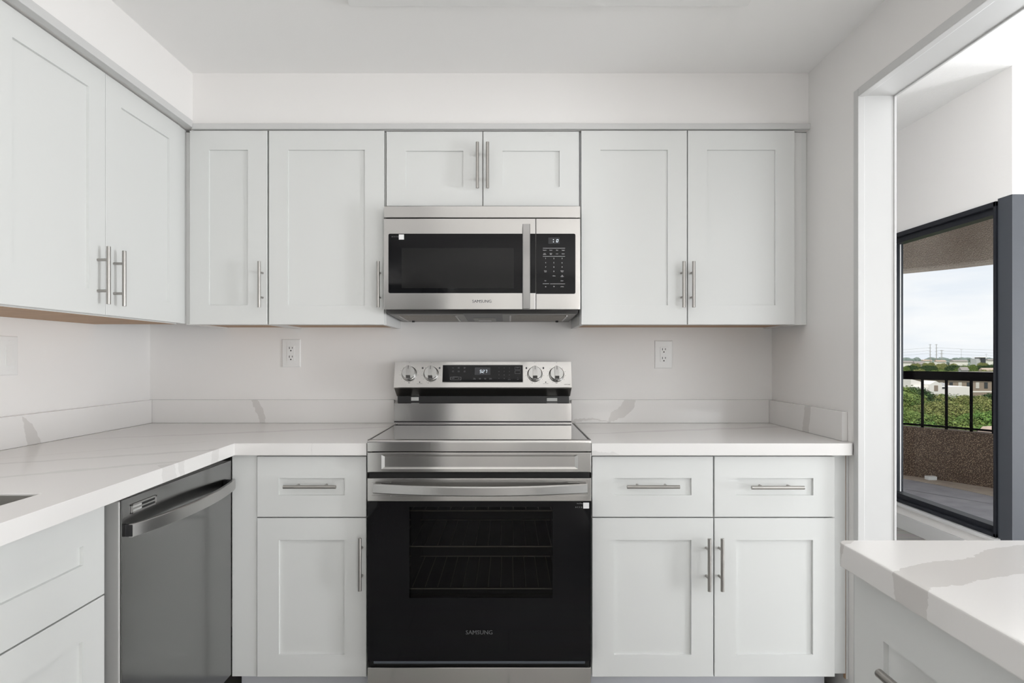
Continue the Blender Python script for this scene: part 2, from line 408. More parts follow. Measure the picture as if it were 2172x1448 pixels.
struct('wall_living_rear', MB().box(2.2, 2.55, -4.2, -4.0, 0, LC+.2).box(5.45, 6.6, -4.2, -4.0, 0, LC+.2).box(2.55, 5.45, -4.2, -4.0, 2.45, LC+.2).box(2.55, 5.45, -4.2, -4.0, 0, .3), 'wall')
struct('ceiling_living', MB().box(WT-.06, 6.6, -4.2, 6.2, LC, LC+.3), 'popcorn')
# window with black frame and one pane
fx0, fx1 = XW-.012, XW+.092
wd = thing('window_1', 'tall black framed fixed window looking out to the balcony', 'window', (XW, (W0+W1)/2, WZ0)); wd['kind'] = 'structure'; del wd['category']
mb = MB()
mb.box(fx0, fx1, W0, W1, WZ1-.030, WZ1, .003); mb.box(fx0, fx1, W0, W1, WZ0, WZ0+.022, .003)
mb.box(fx0, fx1, W0, W0+.018, WZ0, WZ1, .003); mb.box(fx0, fx1, W1-.018, W1, WZ0, WZ1, .003)
mb.box(fx0+.03, fx1, W0+.015, W1-.015, WZ1-.066, WZ1-.03, .003); mb.box(fx0+.03, fx1, W0+.015, W1-.015, WZ0+.02, WZ0+.053, .003)
mb.box(fx0+.03, fx1, W0+.015, W0+.03, WZ0+.02, WZ1-.03, .003); mb.box(fx0+.03, fx0+.05, W1-.036, W1-.015, WZ0+.02, WZ1-.03, .003)
mb.build('frame', 'bronze', wd)
MB().box(XW+.066, XW+.074, W1-.021, W1-.0178, WZ0+.05, WZ1-.06).build('glazing_bead', 'whiteplastic', wd)
MB().box(XW+.075, XW+.081, W0+.02, W1-.02, WZ0+.03, WZ1-.05).build('pane', 'pane', wd)
struct('trim_5', MB().box(XW-.035, XW+.01, W0-.02, 5.2, WZ0-.022, WZ0-.001, .003), 'trim')
# dark balcony door round the corner
dr = thing('door_1', 'dark grey framed glass balcony door at the corner', 'door', (XW, YC, 0)); dr['kind'] = 'structure'; del dr['category']
mb = MB()
mb.box(XW, XW+.20, YC, YC+.098, 0, 2.106, .002); mb.box(XW+.2, 5.4, YC, YC+.098, 2.0, 2.106, .002); mb.box(5.2, 5.4, YC, YC+.098, 0, 2.0, .002); mb.box(XW+.2, 5.2, YC, YC+.098, 0, .09, .002)
mb.box(4.0, 4.12, YC, YC+.098, .09, 2.0, .002)
mb.build('door_frame', 'bronze2', dr)
MB().box(XW+.19, 5.21, YC+.045, YC+.051, .08, 2.01).build('pane', 'pane', dr)
struct('door_3', MB().box(.04, .86, -3.98, -3.94, 0, 2.06), 'trim')
struct('wall_living_pier', MB().box(5.4, 6.6, YC, YC+.16, 0, 2.107), 'wall')
# unseen living room window, and two windows added to carry fill lamps
for nm, (x0, x1, y0, y1, z0, z1) in (('unseen_window_living', (6.44, 6.52, -1.4, 2.6, .4, 2.6)), ('fill_window_left', (WL-.12, WL-.04, -3.7, -2.2, .45, 2.15)), ('fill_window_rear', (2.55, 5.45, -4.14, -4.06, .3, 2.45))):
    e = thing(nm, 'x', 'x', ((x0+x1)/2, (y0+y1)/2, z0)); e['kind'] = 'structure'; del e['category']; del e['label']
    mb = MB(); alongy = nm != 'fill_window_rear'
    mb.box(x0, x1, y0, y1, z0, z0+.05); mb.box(x0, x1, y0, y1, z1-.05, z1)
    for t in (0, .5, 1):
        if alongy: yy = y0+.025+(y1-y0-.05)*t; mb.box(x0, x1, yy-.025, yy+.025, z0, z1)
        else: xx = x0+.025+(x1-x0-.05)*t; mb.box(xx-.025, xx+.025, y0, y1, z0, z1)
    mb.build('frame', 'bronze', e)
    if alongy: MB().box((x0+x1)/2-.003, (x0+x1)/2+.003, y0+.02, y1-.02, z0+.02, z1-.02).build('pane', 'pane', e)
    else: MB().box(x0+.02, x1-.02, (y0+y1)/2-.003, (y0+y1)/2+.003, z0+.02, z1-.02).build('pane', 'pane', e)
struct('baseboard_living', MB().box(XW-.014, XW+.01, YC+.1, 6.0, 0, .10, .003), 'trim')

# ------------------------------------------------------------------ balcony: quarter-ellipse slab, parapet and rail
EA, EB = 2.19, 3.50
def ell(t, off=0, z=0):
    x, y = EA*math.sin(t), EB*math.cos(t); nx, ny = x/EA**2, y/EB**2; l = math.hypot(nx, ny)
    return Vector((XW+x+off*nx/l, YC+y+off*ny/l, z))
TS = [PI/2*i/60 for i in range(61)]
def sector(z0, z1, off):
    P = [(XW+.075, YC+.097)]+[tuple(ell(t, off).xy) for t in TS]
    P[1] = (XW+.075, P[1][1]); P[-1] = (P[-1][0], YC+.097)
    return MB().prism(P, 'Z', z0, z1)
def arcwall(o0, o1, z0, z1, r=0, ts=TS):
    return MB().loft([[ell(t, o0, z0), ell(t, o1, z0), ell(t, o1, z1), ell(t, o0, z1)] for t in ts])
struct('floor_balcony', sector(-.25, -.002, .0), 'deck')
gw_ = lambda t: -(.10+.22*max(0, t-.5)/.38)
struct('floor_balcony_strip', MB().loft([[ell(t, gw_(t), -.01), ell(t, -.001, -.01), ell(t, -.001, .004), ell(t, gw_(t), .002)] for t in TS]), 'tanstrip')  # paler tan strip along the parapet foot, of changing width
struct('ceiling_balcony', sector(2.75, 2.9, .16), 'soffit')
struct('wall_fascia', MB().loft([[ell(t, .02, 2.096), ell(t, .16, 2.085), ell(t, .16, 3.2), ell(t, 0, 3.2), ell(t, 0, 2.115)] for t in TS]), 'soffit')
struct('wall_parapet', arcwall(0, .16, -.25, .500), 'parapet')
rl = thing('balcony_railing', 'black metal balcony railing with flat top rail on the brown parapet', 'railing', ell(.5, .06, .5))
arcwall(.045, .10, .985, 1.070).build('top_rail', 'rail', rl)
arcwall(.055, .085, .515, .533).build('bottom_rail', 'rail', rl)
def t_at(px):
    best = min((abs((ell(t/2000., .07).x)/(ell(t/2000., .07).y)-(px-CX)/F), t/2000.) for t in range(0, 3100)); return best[1]
for px in (1800, 1853, 1905, 1956.5, 2007.5, 2060, 2107, 2160, 2215, 2275, 2340, 2420):
    t = t_at(px); p = ell(t, .07); tw = .009
    MB().box(p.x-tw, p.x+tw, p.y-tw, p.y+tw, .50, 1.0).build('baluster', 'rail', rl)
t = t_at(1985); p = ell(t, -.05)
tag(MB().box(p.x-.045, p.x+.04, p.y-.03, p.y+.03, .0035, .040, .004).build('white_block', 'whiteplastic'), 'small white block lying at the foot of the balcony parapet', 'block')

# ------------------------------------------------------------------ cabinets
def frame_back(d): return lambda u, v, w_: (u, d+w_, v)              # faces -Y, u = X
def frame_left(x): return lambda u, v, w_: (x-w_, u, v)              # faces +X, u = Y
def frame_right(x): return lambda u, v, w_: (x+w_, u, v)             # faces -X, u = Y
def shaker(fr, u0, u1, v0, v1, st=.0755, rl_=None, t=.019, rec=.0075):
    rl_ = st if rl_ is None else rl_
    b = .0012
    def ring(du, dv, w_): return [fr(u0+du, v0+dv, w_), fr(u1-du, v0+dv, w_), fr(u1-du, v1-dv, w_), fr(u0+du, v1-dv, w_)]
    return MB().loft([ring(0, 0, t), ring(0, 0, b), ring(b, b, 0), ring(st, rl_, 0), ring(st+.0008, rl_+.0008, rec), ])
def handle(fr, u, v, vertical, L=.178, sp=.096, so=.034, r=.0062):
    m = MB(); h = L/2; s2 = sp/2
    if vertical:
        m.cyl(fr(u, v-h, -so), fr(u, v+h, -so), r, 18)
        for k in (-s2, s2): m.cyl(fr(u, v+k, .001), fr(u, v+k, -so), .0042, 12)
    else:
        m.cyl(fr(u-h, v, -so), fr(u+h, v, -so), r, 18)
        for k in (-s2, s2): m.cyl(fr(u+k, v, .001), fr(u+k, v, -so), .0042, 12)
    return m
def door(parent, fr, u0, u1, v0, v1, hu=None, hv=None, st=.0755, name='door', vert=True):
    o = shaker(fr, u0, u1, v0, v1, st).build(name, 'cab', parent)
    if hu is not None: handle(fr, hu, hv, vert).build('handle', 'nickel', o)['label'] = 'brushed nickel bar handle'
    return o

# --- wall cabinets on the back wall
UB, UT = Z(688, DU), 2.0955
fb = frame_back(DU)
def upper_box(parent, x0, x1, zb, zt, ply=True):
    MB().box(x0, x1, DU+.020, WB, zb+.012, zt).build('cabinet_body', 'cabbox', parent)
    m = MB(); m.box(x0, x0+.016, DU+.020, WB, zb-.0005, zb+.012); m.box(x1-.016, x1, DU+.020, WB, zb-.0005, zb+.012); m.box(x0+.016, x1-.016, DU+.020, DU+.04, zb-.0005, zb+.012)
    m.build('bottom_rim', 'cabbox', parent)
    o = MB().box(x0+.016, x1-.016, DU+.040, WB, zb+.006, zb+.012).build('bottom_panel', 'ply', parent); o['label'] = 'raw brown plywood underside'
def HU(px, d): return X(px, d)
hz = (Z(557, DU)+Z(653, DU))/2
c = thing('wall_cabinet', 'narrow single-door white wall cabinet in the corner, left of the wider single-door one', 'cabinet', ((X(484, DU)), WB, UB), 'white wall cabinets')
x0 = X(389, DU); x1 = X(567.8, DU)
upper_box(c, x0, x1, UB, UT)
door(c, fb, X(402, DU), X(566.5, DU), UB, UT, X(549.5, DU-.034), hz)
c = thing('wall_cabinet', 'tall single-door white wall cabinet directly left of the microwave', 'cabinet', (X(692, DU), WB, UB), 'white wall cabinets')
upper_box(c, X(568.2, DU), X(817, DU), UB, UT)
door(c, fb, X(570, DU), X(814.5, DU), UB, UT, X(802, DU-.034), hz)
c = thing('wall_cabinet', 'short double-door white wall cabinet above the microwave', 'cabinet', (X(1024, DU), WB, Z(437, DU)), 'white wall cabinets')
MB().box(X(817.5, DU), X(1230.5, DU), DU+.022, WB, 1.792, UT).build('cabinet_body', 'cabbox', c)
zb = Z(436.5, DU); fb2 = frame_back(DU+.002)
hz2 = (Z(307, DU)+Z(404, DU))/2
door(c, fb2, X(819.5, DU), X(1023.2, DU), zb, UT-.003, X(1012.5, DU-.034), hz2)
door(c, fb2, X(1025, DU), X(1228, DU), zb, UT-.003, X(1034, DU-.034), hz2)
c = thing('wall_cabinet', 'wide double-door white wall cabinet between the microwave and the right wall', 'cabinet', (X(1459, DU), WB, UB), 'white wall cabinets')
upper_box(c, X(1231, DU), X(1700, DU+.02), UB, UT)
door(c, fb, X(1233, DU), X(1457.3, DU), UB, UT, X(1450.5, DU-.034), hz)
door(c, fb, X(1459.2, DU), X(1685.5, DU), UB, UT, X(1471.5, DU-.034), hz)
MB().box(X(1700, DU+.02)+.0005, WR-.001, DU+.022, DU+.04, UB, UT).build('filler_strip', 'cab', c)
# --- wall cabinet on the left wall
XL = -1.271
fl = frame_left(XL)
c = thing('wall_cabinet', 'double-door white wall cabinet on the left wall, handles side by side', 'cabinet', (WL, 1.895, UB), 'white wall cabinets')
y0, y1, ym = 1.464, 2.328, 1.896
zl0, zl1 = UB+.004, 2.101
MB().box(WL, XL-.020, y0, y1+.006, zl0+.012, zl1).build('cabinet_body', 'cabbox', c)
MB().box(XL-.0255, XL-.020, y0, y1+.006, 1.3355, zl0+.012).build('bottom_rim', 'cabbox', c)
MB().box(WL+.001, XL-.026, y0+.002, y1+.004, 1.3345, zl0+.012).build('bottom_panel', 'ply', c)['label'] = 'raw brown plywood underside'
yh1, yh2 = 1.858, 1.934
door(c, fl, y0, ym-.0012, zl0, zl1, yh1, 1.459)
door(c, fl, ym+.0012, y1, zl0, zl1, yh2, 1.459)
MB().box(XL-.020, XL-.004, y1+.006, DU+.019, zl0, zl1).build('filler_strip', 'cab', c)

# --- base cabinets, back run
fbb = frame_back(DB)
DZ0, DZ1 = Z(1096, DB), Z(968, DB)
KB, KT = Z(1435, DB), Z(1098.5, DB)
def base_box(parent, x0, x1, yf, toe=True):
    MB().box(x0, x1, yf+.020, WB-.002, KB-.004, CU-.001).build('cabinet_body', 'cabbox', parent)
    MB().box(x0, x1, yf+.085, WB-.002, 0, KB-.004).build('toe_kick', 'kick', parent)['label'] = 'grey recessed toe kick'
def drawer(parent, fr, u0, u1, v0, v1, hu, hv, st=.074):
    o = shaker(fr, u0, u1, v0, v1, st, st).build('drawer_front', 'cab', parent)
    if hu is not None: handle(fr, hu, hv, False).build('handle', 'nickel', o)['label'] = 'brushed nickel bar handle'
    return o
c = thing('base_cabinet', 'white base cabinet with one drawer and one door, left of the range', 'cabinet', (X(660, DB), WB, 0), 'white base cabinets')
base_box(c, -.955, X(778, DB)-.003, DB)
xa, xb = X(545, DB), X(777, DB)
drawer(c, fbb, xa, xb, DZ0, DZ1, X(656.5, DB-.034), Z(1032.5, DB-.034))
door(c, fbb, xa, xb, KB, KT, X(763, DB-.034), Z(1197, DB-.034))
MB().box(-.9515, xa-.002, DB+.004, DB+.020, KB, CU-.001).build('filler_panel', 'cab', c)
c = thing('base_cabinet', 'white base cabinet with two drawers over two doors, right of the range', 'cabinet', (X(1514, DB), WB, 0), 'white base cabinets')
base_box(c, X(1256, DB)-.001, X(1776, DB), DB)
xa, xm, xb = X(1256, DB), X(1514, DB), X(1771, DB)
drawer(c, fbb, xa, xm-.0025, DZ0, DZ1, X(1386, DB-.034), Z(1032.5, DB-.034))
drawer(c, fbb, xm+.0025, xb, DZ0, DZ1, X(1650, DB-.034), Z(1034, DB-.034))
door(c, fbb, xa, xm-.0015, KB, KT, X(1505, DB-.034), Z(1198, DB-.034))
door(c, fbb, xm+.0025, xb, KB, KT, X(1532.5, DB-.034), Z(1198, DB-.034))
MB().box(X(1776, DB)+.0005, 1.1690, DB+.022, DB+.036, KB, CU-.001).build('filler_strip', 'cab', c)
MB().box(1.1692, 1.1716, DB+.024, DB+.036, KB-.02, CU-.001).build('scribe_strip', 'ply', c); MB().box(1.1718, WR-.001, DB+.022, DB+.036, KB-.02, CU-.001).build('filler_strip', 'cab', c)
# --- sink base, left run
XS = -.970
fs = frame_left(XS)
c = thing('base_cabinet', 'white sink base cabinet with a false drawer front, left of the dishwasher', 'cabinet', (WL, .98, 0), 'white base cabinets')
ya, yb = .53, 1.443
m = MB(); m.box(WL+.002, XS-.020, ya, ya+.018, KB, CU-.001); m.box(WL+.002, XS-.020, yb-.018, yb, KB, CU-.001); m.box(WL+.002, XS-.02, ya+.018, yb-.018, KB, KB+.018); m.box(XS-.04, XS-.02, ya+.018, yb-.018, .62, CU-.001)
m.build('cabinet_body', 'cabbox', c)
MB().box(WL+.002, XS-.08, ya, yb, 0, KB-.001).build('toe_kick', 'kick', c)
shaker(fs, ya+.001, yb, .6385, .868, .073, .093).build('drawer_front', 'cab', c)
ym = (ya+yb)/2
door(c, fs, ym+.0015, yb, KB, .6345, ym+.04, .5)
door(c, fs, ya+.001, ym-.0015, KB, .6345, ym-.04, .5)
c = thing('base_cabinet', 'white base cabinet beyond the sink base, out to the near end of the left counter', 'cabinet', (WL, .06, 0), 'white base cabinets')
MB().box(WL+.002, XS-.02, -.4, .529, KB, CU-.001).build('cabinet_body', 'cabbox', c)
MB().box(WL+.002, XS-.08, -.4, .529, 0, KB-.001).build('toe_kick', 'kick', c)
door(c, fs, -.398, .527, KB, .868, .45, .7)
# --- peninsula drawers, right run facing the kitchen
XP = .546
fp = frame_right(XP)
def pen_cab(y0, y1, label):
    c = thing('base_cabinet', label, 'cabinet', (WR, (y0+y1)/2, 0), 'white base cabinets')
    MB().box(XP+.020, WR-.001, y0, y1, KB, CU-.001).build('cabinet_body', 'cabbox', c)
    MB().box(XP+.08, WR-.001, y0, y1, 0, KB-.001).build('toe_kick', 'kick', c)
    h = .768
    for (za, zb_) in ((DZ0, DZ1), (.385, DZ0-.003), (KB, .382)):
        drawer(c, fp, y0+.001, y1-.001, za, zb_, (y0+y1)/2, h if za == DZ0 else (za+zb_)/2)
    return c
pen_cab(.533, .951, 'white drawer cabinet under the near counter at the right, bar handle on its top drawer')
pen_cab(.11, .532, 'white drawer cabinet next along under the near right counter')
pen_cab(-.58, .109, 'white drawer cabinet at the rear end of the near right counter')

# ------------------------------------------------------------------ worktops
def zt(px, py, z=CT):
    d = (ZC-z)*F/(py-CY); return Vector((X(px, d), d, z))
def vline(p1, p2, hw, n=(0, 0, 1), a0=None, a1=None):
    p1, p2 = Vector(p1), Vector(p2); al = (p2-p1); L_ = al.length; nn = Vector(n).cross(al)
    return (p1, nn, hw, al, -.02 if a0 is None else a0, L_ if a1 is None else a1)
SPF = 2.676                                           # face of the back splash
def bp(px, py): return Vector((X(px, SPF), SPF, Z(py, SPF)))
veins_left = [vline(zt(0, 1012), zt(381, 978), .017, a0=-.35, a1=.75), vline(zt(0, 983), zt(438, 955), .015, a0=-.35, a1=.85),
              vline(zt(320, 925), zt(820, 905), .020, a0=-.3, a1=1.45), vline(zt(60, 968), zt(330, 945), .005, a0=-.2, a1=.6),
              ((-.92, 1.62, .9), (.25, 1, .1), .034, (1, 0, 0), -.03, .06), ((-.925, 1.90, .9), (.4, 1, -.2), .024, (1, 0, 0), -.03, .06)]
# L-shaped left worktop with the sink cut-out
FE0, FE1 = -.931, -.891
SK = (-1.43, -1.000, .62, 1.284)                      # sink opening x0 x1 y0 y1
b = bmesh.new()
out = [(WL+.001, -.4), (FE1, -.4), (FE1, 1.05), (FE0, CF), (X(779, CF)-.0025, CF), (X(779, CF)-.0025, WB-.001), (WL+.001, WB-.001)]
hole = [(SK[0], SK[2]), (SK[1], SK[2]), (SK[1], SK[3]), (SK[0], SK[3])]
def slab_with_hole(out, hole, z0, z1):
    m = MB(); bm = m.bm
    for z in (z0, z1):
        vo = [bm.verts.new((x, y, z)) for x, y in out]; es = [bm.edges.new((vo[i], vo[(i+1) % len(vo)])) for i in range(len(vo))]
        if hole:
            vh = [bm.verts.new((x, y, z)) for x, y in hole]; es += [bm.edges.new((vh[i], vh[(i+1) % len(vh)])) for i in range(len(vh))]
        bmesh.ops.triangle_fill(bm, use_beauty=True, use_dissolve=True, edges=es)
    bm.verts.ensure_lookup_table(); nO = len(out); nH = len(hole) if hole else 0; st = nO+nH
    for base, k in ((0, nO), (nO, nH)):
        for i in range(k):
            j = (i+1) % k; V = bm.verts
            bm.faces.new((V[base+i], V[base+j], V[st+base+j], V[st+base+i]))
    bmesh.ops.recalc_face_normals(bm, faces=bm.faces[:])
    return m
def soften(m, w_=.002):
    e = [e for e in m.bm.edges if len(e.link_faces) == 2 and e.calc_face_angle(0) > .8]
    bmesh.ops.bevel(m.bm, geom=e, offset=w_, segments=2, affect='EDGES', profile=.5); return m
b.free()
o = soften(slab_with_hole(out, hole, CU, CT)).build('countertop', quartz('quartz_left', veins_left, (.715, .70, .685)))
tag(o, 'white veined quartz countertop over the dishwasher, turning the left corner', 'countertop', 'white quartz countertops')
def rounded(x0, x1, y0, y1, r, corners):
    """rectangle outline with the named corners rounded"""
    P = []
    for key, cx_, cy_, st in (('x1y1', x1, y1, 0), ('x0y1', x0, y1, 1), ('x0y0', x0, y0, 2), ('x1y0', x1, y0, 3)):
        if key in corners:
            sx = -1 if key[1] == '1' else 1; sy = -1 if key[3] == '1' else 1
            for k in range(7):
                t = st*PI/2+k*PI/12; P.append((cx_+sx*r+r*math.cos(t), cy_+sy*r+r*math.sin(t)))
        else: P.append((cx_, cy_))
    return P
veins_right = [vline(zt(1235, 920), zt(1640, 905), .024, a0=-.1, a1=1.2), ((X(1270, CF), CF, CU), (0, .3, 1), .008, (1, 0, 0), -.12, .12)]
o = soften(slab_with_hole(rounded(X(1255, CF), WR-.001, CF, WB-.001, .026, ('x1y0',)), None, CU, CT)).build('countertop', quartz('quartz_right', veins_right, (.715, .70, .685)))
tag(o, 'white quartz countertop right of the range against the right wall', 'countertop', 'white quartz countertops')
veins_pen = [vline((.50, .772, CT), (.78, .885, CT), .042, a0=-.25, a1=.9), ((.521, .962, .90), (0, 1, .25), .030, (1, 0, 0), -.06, .04), vline((.6, .40, CT), (1.2, .62, CT), .03, a0=-.2, a1=.9)]
o = soften(slab_with_hole(rounded(.521, WR+.20, -.6, .958, .016, ('x0y1',)), None, CU+.003, CT), .003).build('countertop', quartz('quartz_peninsula', veins_pen))
tag(o, 'near quartz countertop at the lower right with broad grey veins', 'countertop', 'white quartz countertops')
# splash strips
SH = Z(848, SPF)
def splash(x0, x1, y0, y1, veins, nm, label):
    o = MB().box(x0, x1, y0, y1, CT+.0003, SH, .0015).build('backsplash', quartz(nm, veins)); tag(o, label, 'backsplash', 'quartz backsplash strips')
splash(WL+.001, WL+.020, -.4, WB-.0005, [((-1.589, 1.985, .965), (0, 1, .55), .028, (0, -.4, 1), -.16, .055)], 'quartz_splash_left', 'low quartz backsplash strip along the left wall below the light switch')
splash(WL+.0205, X(836, SPF), SPF, WB-.0005, [(bp(545, 858), (1, 0, .28), .019, (-.1, 0, -1), -.06, .10)], 'quartz_splash_back', 'low quartz backsplash strip on the back wall left of the range')
splash(X(1212, SPF), WR-.0205, SPF, WB-.0005, [(bp(1322, 866), (1, 0, -.95), .028, (.6, 0, 1), -.10, .16), (bp(1235, 893), (0, 0, 1), .006, (1, 0, 0), -.1, .14)], 'quartz_splash_range', 'low quartz backsplash strip on the back wall right of the range')
yE = 1.160*F/(1786-CX)
splash(WR-.020, WR-.0005, yE, WB-.0005, [((1.16, 2.345, .965), (0, 1, .18), .028, (0, 0, 1), -.3, .3)], 'quartz_splash_side', 'short quartz backsplash return on the right wall beside the opening')

# ------------------------------------------------------------------ sink
sk = thing('kitchen_sink', 'undermount stainless steel sink cut into the left counter', 'sink', ((SK[0]+SK[1])/2, (SK[2]+SK[3])/2, .70))
e = .0015
x0, x1, y0, y1 = SK[0]+e, SK[1]-e, SK[2]+e, SK[3]-e
m = MB()
def rr(x0, x1, y0, y1, r, z): return [Vector((a, b_, z)) for a, b_ in rounded(x0, x1, y0, y1, r, ('x0y0', 'x0y1', 'x1y0', 'x1y1'))]
m.loft([rr(x0, x1, y0, y1, .012, CT-.004), rr(x0, x1, y0, y1, .012, CT-.026), rr(x0+.008, x1-.008, y0+.008, y1-.008, .02, CT-.028), rr(x0+.010, x1-.010, y0+.010, y1-.010, .02, .73), rr(x0+.03, x1-.03, y0+.03, y1-.03, .03, .70)], cap0=False)
m.build('basin', 'steelinside', sk)
MB().cyl(((x0+x1)/2, (y0+y1)/2, .7003), ((x0+x1)/2, (y0+y1)/2, .706), .045, 24).build('drain', 'steeldark', sk)

# ------------------------------------------------------------------ dishwasher (left run, faces +X)
XD = -.953
yn, yf, zd1 = 1.479, 2.066, .8525
dw = thing('dishwasher', 'grey stainless dishwasher under the left counter with a bowed bar handle', 'dishwasher', ((WL+XD)/2, (yn+yf)/2, 0))
MB().box(WL+.05, XD-.062, yn+.003, yf-.002, .10, CU-.006).build('tub_body', 'blackplastic', dw)
m = MB().box(XD-.060, XD-.0035, yn, yf-.001, .115, zd1-.001, .006, 3); dd = m.build('door', 'dwedge', dw); dd['label'] = 'lighter steel door shell'
MB().box(XD-.0045, XD, yn+.0015, yf-.002, .117, zd1, .0012).build('door_panel', 'dwsteel', dd)
MB().box(XD-.10, XD-.07, yn+.003, yf-.003, 0, .105).build('kick_plate', 'blackplastic', dw)
# bowed handle: flat bar arcing away from the door
rings = []; N = 28
zh0, zh1 = Z(1116, 1.54), Z(1140, 1.54)
zhc = .7755
for i in range(N+1):
    t = i/N; y = yn+.012+(yf-yn-.03)*t; bow = math.sin(PI*t)**.75*.035; xo = XD+.022+bow; hh = .0165; th = .011
    rings.append([Vector((xo-th, y, zhc-hh)), Vector((xo-.002, y, zhc-hh)), Vector((xo, y, zhc-hh+.002)), Vector((xo, y, zhc+hh-.002)), Vector((xo-.002, y, zhc+hh)), Vector((xo-th, y, zhc+hh))])
m = MB().loft(rings)
h = m.build('handle', 'steel2', dw)
for ya_ in (yn+.0115, yf-.030): MB().box(XD-.001, XD+.021, ya_, ya_+.0105, zhc-.0155, zhc+.0155, .002).build('handle_end', 'blackplastic', h)
# small framed vent near the top corner
v0y, v1y = 1.515, 1.625; vz = .822
m = MB(); za, zb_ = vz-.0125, vz+.0125
m.box(XD, XD+.003, v0y, v1y, za, za+.005, .001); m.box(XD, XD+.003, v0y, v1y, zb_-.005, zb_, .001); m.box(XD, XD+.003, v0y, v0y+.006, za, zb_, .001); m.box(XD, XD+.003, v1y-.008, v1y, za, zb_, .001); m.box(XD, XD+.0025, v0y+.006, v1y-.008, vz-.0018, vz+.0018)
vt = m.build('vent_frame', 'steel2', dw)
MB().box(XD, XD+.001, v0y+.004, v0y+.045, za+.003, zb_-.003).build('vent_shutter', 'dwedge', vt)
m = MB(); m.box(XD, XD+.0008, v0y+.045, v1y-.008, za+.004, vz-.0015); m.box(XD, XD+.0008, v0y+.045, v1y-.008, vz+.0015, zb_-.004)
m.build('vent_slot', 'slot', vt)

# ------------------------------------------------------------------ microwave
DM = 2.305
mx0, mx1 = X(814, DM), X(1231, DM)
mwz0, mwz1 = Z(656, DM), Z(437, DM)
mw = thing('microwave', 'stainless over-the-range microwave hung below the short cabinet', 'microwave', ((mx0+mx1)/2, WB, mwz0))
MB().box(mx0+.003, mx1-.003, DM+.028, WB-.001, 1.393, mwz1-.001).build('casing', 'steeldark', mw)
mpl = Plane((0, DM, 0), (1, 0, 0), (0, 0, 1))
zA, zB_ = Z(463.5, DM), Z(461.5, DM)
xs = X(1136.5, DM)
MB().box(mx0, mx1, DM, DM+.03, zB_, mwz1, .002).build('vent_grille', 'steel', mw)
dmo = MB().box(mx0, xs-.001, DM, DM+.03, mwz0, zA, .002).build('door', 'steel', mw)
cpo = MB().box(xs+.001, mx1, DM, DM+.03, mwz0, zA, .002).build('control_panel', 'steel', mw)
# glass: rounded outline split at the door line
def half_rrect(x0, y0, x1, y1, r, left):
    a0, b0 = mpl.hit(x0, y0); a1, b1 = mpl.hit(x1, y1); P = []
    if left:
        P = [(a1, b1), (a1, b0)]
        for (cx_, cy_, st) in ((a0+r, b0-r, 1), (a0+r, b1+r, 2)):
            P += [(cx_+r*math.cos(st*PI/2+k*PI/12), cy_+r*math.sin(st*PI/2+k*PI/12)) for k in range(7)]
    else:
        P = [(a0, b0), (a0, b1)]
        for (cx_, cy_, st) in ((a1-r, b1+r, 3), (a1-r, b0-r, 0)):
            P += [(cx_+r*math.cos(st*PI/2+k*PI/12), cy_+r*math.sin(st*PI/2+k*PI/12)) for k in range(7)]
    return MB().loft([[mpl.at(a, b_, -.001) for a, b_ in P], [mpl.at(a, b_, .0012) for a, b_ in P]])
dg_ = half_rrect(824, 495.5, 1135.6, 621.5, .006, True).build('door_glass', 'blackglass', dmo)
cg = half_rrect(1137.4, 495.5, 1220.5, 623, .006, False).build('control_glass', 'blackglass', cpo)
m = MB(); mpl.rect(m, 852, 526, 1090, 611, .0016); m.build('door_screen', mat('door_screen', (.012, .012, .012), .08, spec=.25), dmo)
mpl2 = Plane((0, DM-.0012, 0), (1, 0, 0), (0, 0, 1))
# handle
hx0, hx1 = X(1108.5, DM-.035), X(1124.5, DM-.035)
rings = []
for i in range(21):
    t = i/20; z = Z(653.5, DM-.035)+(Z(474, DM-.035)-Z(653.5, DM-.035))*t; yb_ = DM-.030-.012*math.sin(PI*t)
    rings.append([Vector((hx0, yb_+.014, z)), Vector((hx0, yb_+.002, z)), Vector((hx0+.002, yb_, z)), Vector((hx1-.002, yb_, z)), Vector((hx1, yb_+.002, z)), Vector((hx1, yb_+.014, z))])
hh = MB().loft(rings).build('handle', 'mwhandle', mw)
for z in (Z(495, DM-.02), Z(635, DM-.02)): MB().box(hx0+.005, hx1-.005, DM-.022, DM+.001, z-.012, z+.012, .002).build('handle_post', 'steeldark', hh)
# lettering
m = MB(); mpl.text(m, 'SAMSUNG', 1022, 639, .0155, .0004, 1.05); m.build('logo', 'print_dark', dmo)
m = MB(); mpl2.rect(m, 1163, 503.5, 1187, 517, .0005); dsp = m.build('display', 'display_grey', cpo)
m = MB(); seg_digit(m, mpl2, '0', 1182, 510.5, 3.2, 5.4, .0009)
for yy in (508.2, 513): mpl2.rect(m, 1173, yy-.8, 1174.6, yy+.8, .0009)
m.build('digits', 'digits', dsp)
m = MB()
for (x0, x1, y) in ((1151.5, 1198.5, 526.3), (1151.5, 1198.5, 543.5), (1151, 1164.5, 601.5), (1167, 1198.5, 601.8)): mpl2.rect(m, x0, y-.25, x1, y+.25)
for i, t in enumerate(('Popcorn', 'Potato', 'Pizza', 'Veggies')): mpl2.text(m, t, (1155.3, 1168.5, 1181.5, 1194.5)[i], 530.6, .0040)
for i, t in enumerate(('Auto\nDefrost', 'Soften\nMelt', 'Cook', 'Reheat')): mpl2.text(m, t, (1155.3, 1168.5, 1181.5, 1194.5)[i], 538.4, .0038)
for k in range(9): mpl2.text(m, str(k+1), 1157.4+17.4*(k % 3), 548+9.15*(k//3), .0066)
mpl2.text(m, '0', 1174.8, 575.5, .0066)
